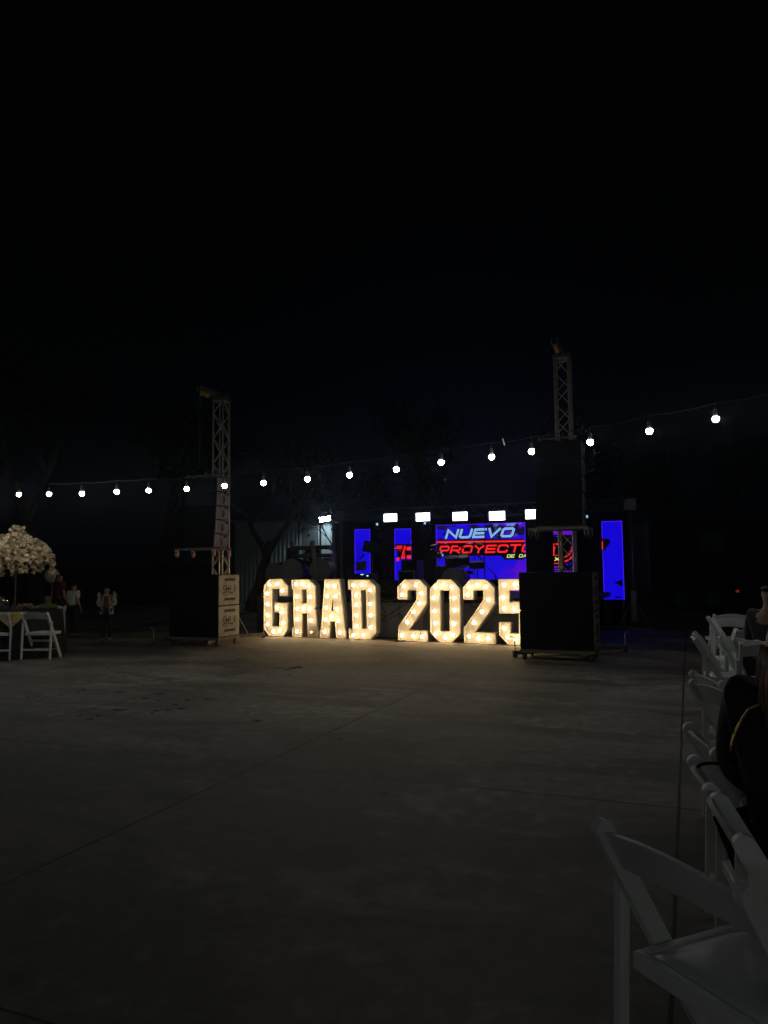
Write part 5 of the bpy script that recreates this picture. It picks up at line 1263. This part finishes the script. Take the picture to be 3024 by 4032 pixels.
# leaning posts and round shells in front of the keyboards
pz0 = rel_ = onplane(1258, 2300, 15.2); pz1 = onplane(1231, 2149, 15.2)
pl = thing('leaning_post', 'pale slanting post rising in front of the keyboards above letter R', 'post', W(pz0[0], 15.2, DZ + .001), YAW)
ht = pz1[1] - DZ; dxp = pz1[0] - pz0[0]
MB().path([(0, 0, 0), (dxp, 0, ht)], .045, 12).build('pole', mat('tan_pole', (.22, .18, .13), .5), pl); MB().tube((0, 0, 0), (0, 0, .02), .12, 16).build('foot', steel_dark, pl)
def shell(u, v, r_, b_, label):
    aa, z = onplane(u, v, b_); root = thing('drum', label, 'drum', W(aa, b_, DZ + .001), YAW, 'round dark drums beneath the keyboards')
    zc_ = z - DZ - r_
    drum(root, (0, 0, max(zc_, r_ + .05)), r_, .3, (0, 1, .05), 'shell')
    for s in (-1, 1): MB().tube((s * r_ * .5, 0, 0.0), (s * r_ * .45, 0, max(zc_, r_ + .05) - r_ * .85), .012).build('leg', steel_dark, root)
shell(1160, 2200, .30, 15.3, 'round dark drum under the keyboards above letter G and R'); shell(1272, 2198, .26, 15.35, 'round dark drum under the right end of the keyboards')
shell(1095, 2215, .28, 16.6, 'round dark drum farthest left on the stage')
for (u, v, bb, lab) in ((1229, 2116, 17.2, 'dark figure standing behind the keyboards, head before the panelled door'), (1150, 2120, 17.6, 'dark figure with a cap standing left of the panelled door')):
    aa, z = onplane(u, v, bb); p = W(aa, bb, DZ + .001)
    person(p, YAW + R(8 if u > 1200 else -20), (z - DZ) / 1.75, lab, black_cloth, MC['black_trousers'])
# low dim box pile on the stage left edge
b_ = 15.0; aa = ea(1345, b_); cs_ = thing('cable_case', 'low dark case with a pale lid edge above letter A', 'case', W(aa - .35, b_, DZ + .001), YAW)
MB().box(-.3, .2, 0, .35, 0, .40).build('box', black_paint, cs_, bevel=.01); MB().box(-.29, .19, -.006, -.001, .36, .385).build('lid_edge', mat('lid_grey', (.3, .3, .3), .4), cs_)

# ------------------------------------------------------------------ floor litter: small dark clods and leaves
rnd = random.Random(4)
def clod_mesh(k):
    me = MB(); n = 9; vs = [(0, 0, .012)]
    for i in range(n): a = 2 * math.pi * i / n; r_ = .03 * rnd.uniform(.5, 1.3); vs.append((r_ * 1.4 * math.cos(a), r_ * math.sin(a), .001 + rnd.uniform(0, .004)))
    me.add(vs, [(0, i, i % n + 1) for i in range(1, n + 1)]); return me
Zf = lambda x, y: (x / 1.3825, 2400 + y / 1.3825)
sp = [(658,449,1.2),(872,461,1.4),(787,485,1),(1018,492,1),(1130,491,.8),(420,448,.8),(455,437,.9),(332,468,.6),(953,518,.9),(988,540,1.1),(640,547,1.3),(665,547,1.2),(845,553,.8),(828,566,.6),(915,549,.6),(508,543,.5),(428,580,.8),(531,579,.7),(490,599,1.1),(1403,606,1.0),(155,478,.5),(588,322,.6),(490,395,.4),(1346,560,.5),(780,413,.4),(865,497,.5),(757,540,.4),
      (1300,271,1.3),(1345,268,1.0),(1410,258,.8),(1370,243,.5),(1432,203,.8),(1380,234,.4),(1505,318,1.2),(1530,320,1.0),(1560,330,1.0),(1600,318,1.2),(1625,313,1.3),(1640,318,.9),(1585,322,.8),(1545,370,.5),(1465,359,.5),(1388,311,.6),(1436,330,.4),(1500,265,.5),(1210,304,.5),(1240,316,.4),(1625,216,.6),(1505,222,.4),(1575,358,.5)]
protos = []
for i, (x, y, s) in enumerate(sp):
    p = onz(*Zf(x, y))
    if i < 5:
        o = clod_mesh(i).build('mud_clod', mat('wet_mud', (.035, .028, .022), .7)); protos.append(o)
    else:
        o = protos[i % 5].copy(); COL.objects.link(o)
    o.location = (p.x, p.y, .001); o.scale = (s * 1.25, s * 1.5, .8); o.rotation_euler = (0, 0, rnd.uniform(-.4, .4))
    tag(o, 'small dark clod of dried mud lying close in front of the lit letters' if i >= 27 else 'small dark mud clod on the open floor at left, away from the letters', 'mud clod', 'dark clods scattered over the floor')
for (x, y) in ((150, 456), (305, 632), (345, 698)):
    p = onz(1200 + x / 1.106, 2500 + y / 1.106); o = protos[1].copy(); COL.objects.link(o); o.location = (p.x, p.y, .001); o.scale = (.8 if x == 150 else .3, .8 if x == 150 else .3, .8)
    tag(o, 'dark mud clod lying %s' % {150: 'alone near the middle of the floor', 305: 'tiny and faint just beyond the centre joint', 345: 'tiny and nearest the camera on the open floor'}[x], 'mud clod', 'dark clods scattered over the floor')


# ------------------------------------------------------------------ night air
hz = MB().box(-60, 60, -12, 75, -3.0, 16).build('haze', bpy.data.materials.new('haze_air')); struct(hz, 'stuff')
hm = hz.data.materials[0]; hm.use_nodes = True; t = hm.node_tree; t.nodes.clear()
o = t.nodes.new('ShaderNodeOutputMaterial'); pv = t.nodes.new('ShaderNodeVolumePrincipled'); pv.inputs['Density'].default_value = 0.0009; pv.inputs['Color'].default_value = (.62, .74, 1, 1); pv.inputs['Anisotropy'].default_value = 0.93
t.links.new(pv.outputs[0], o.inputs['Volume'])
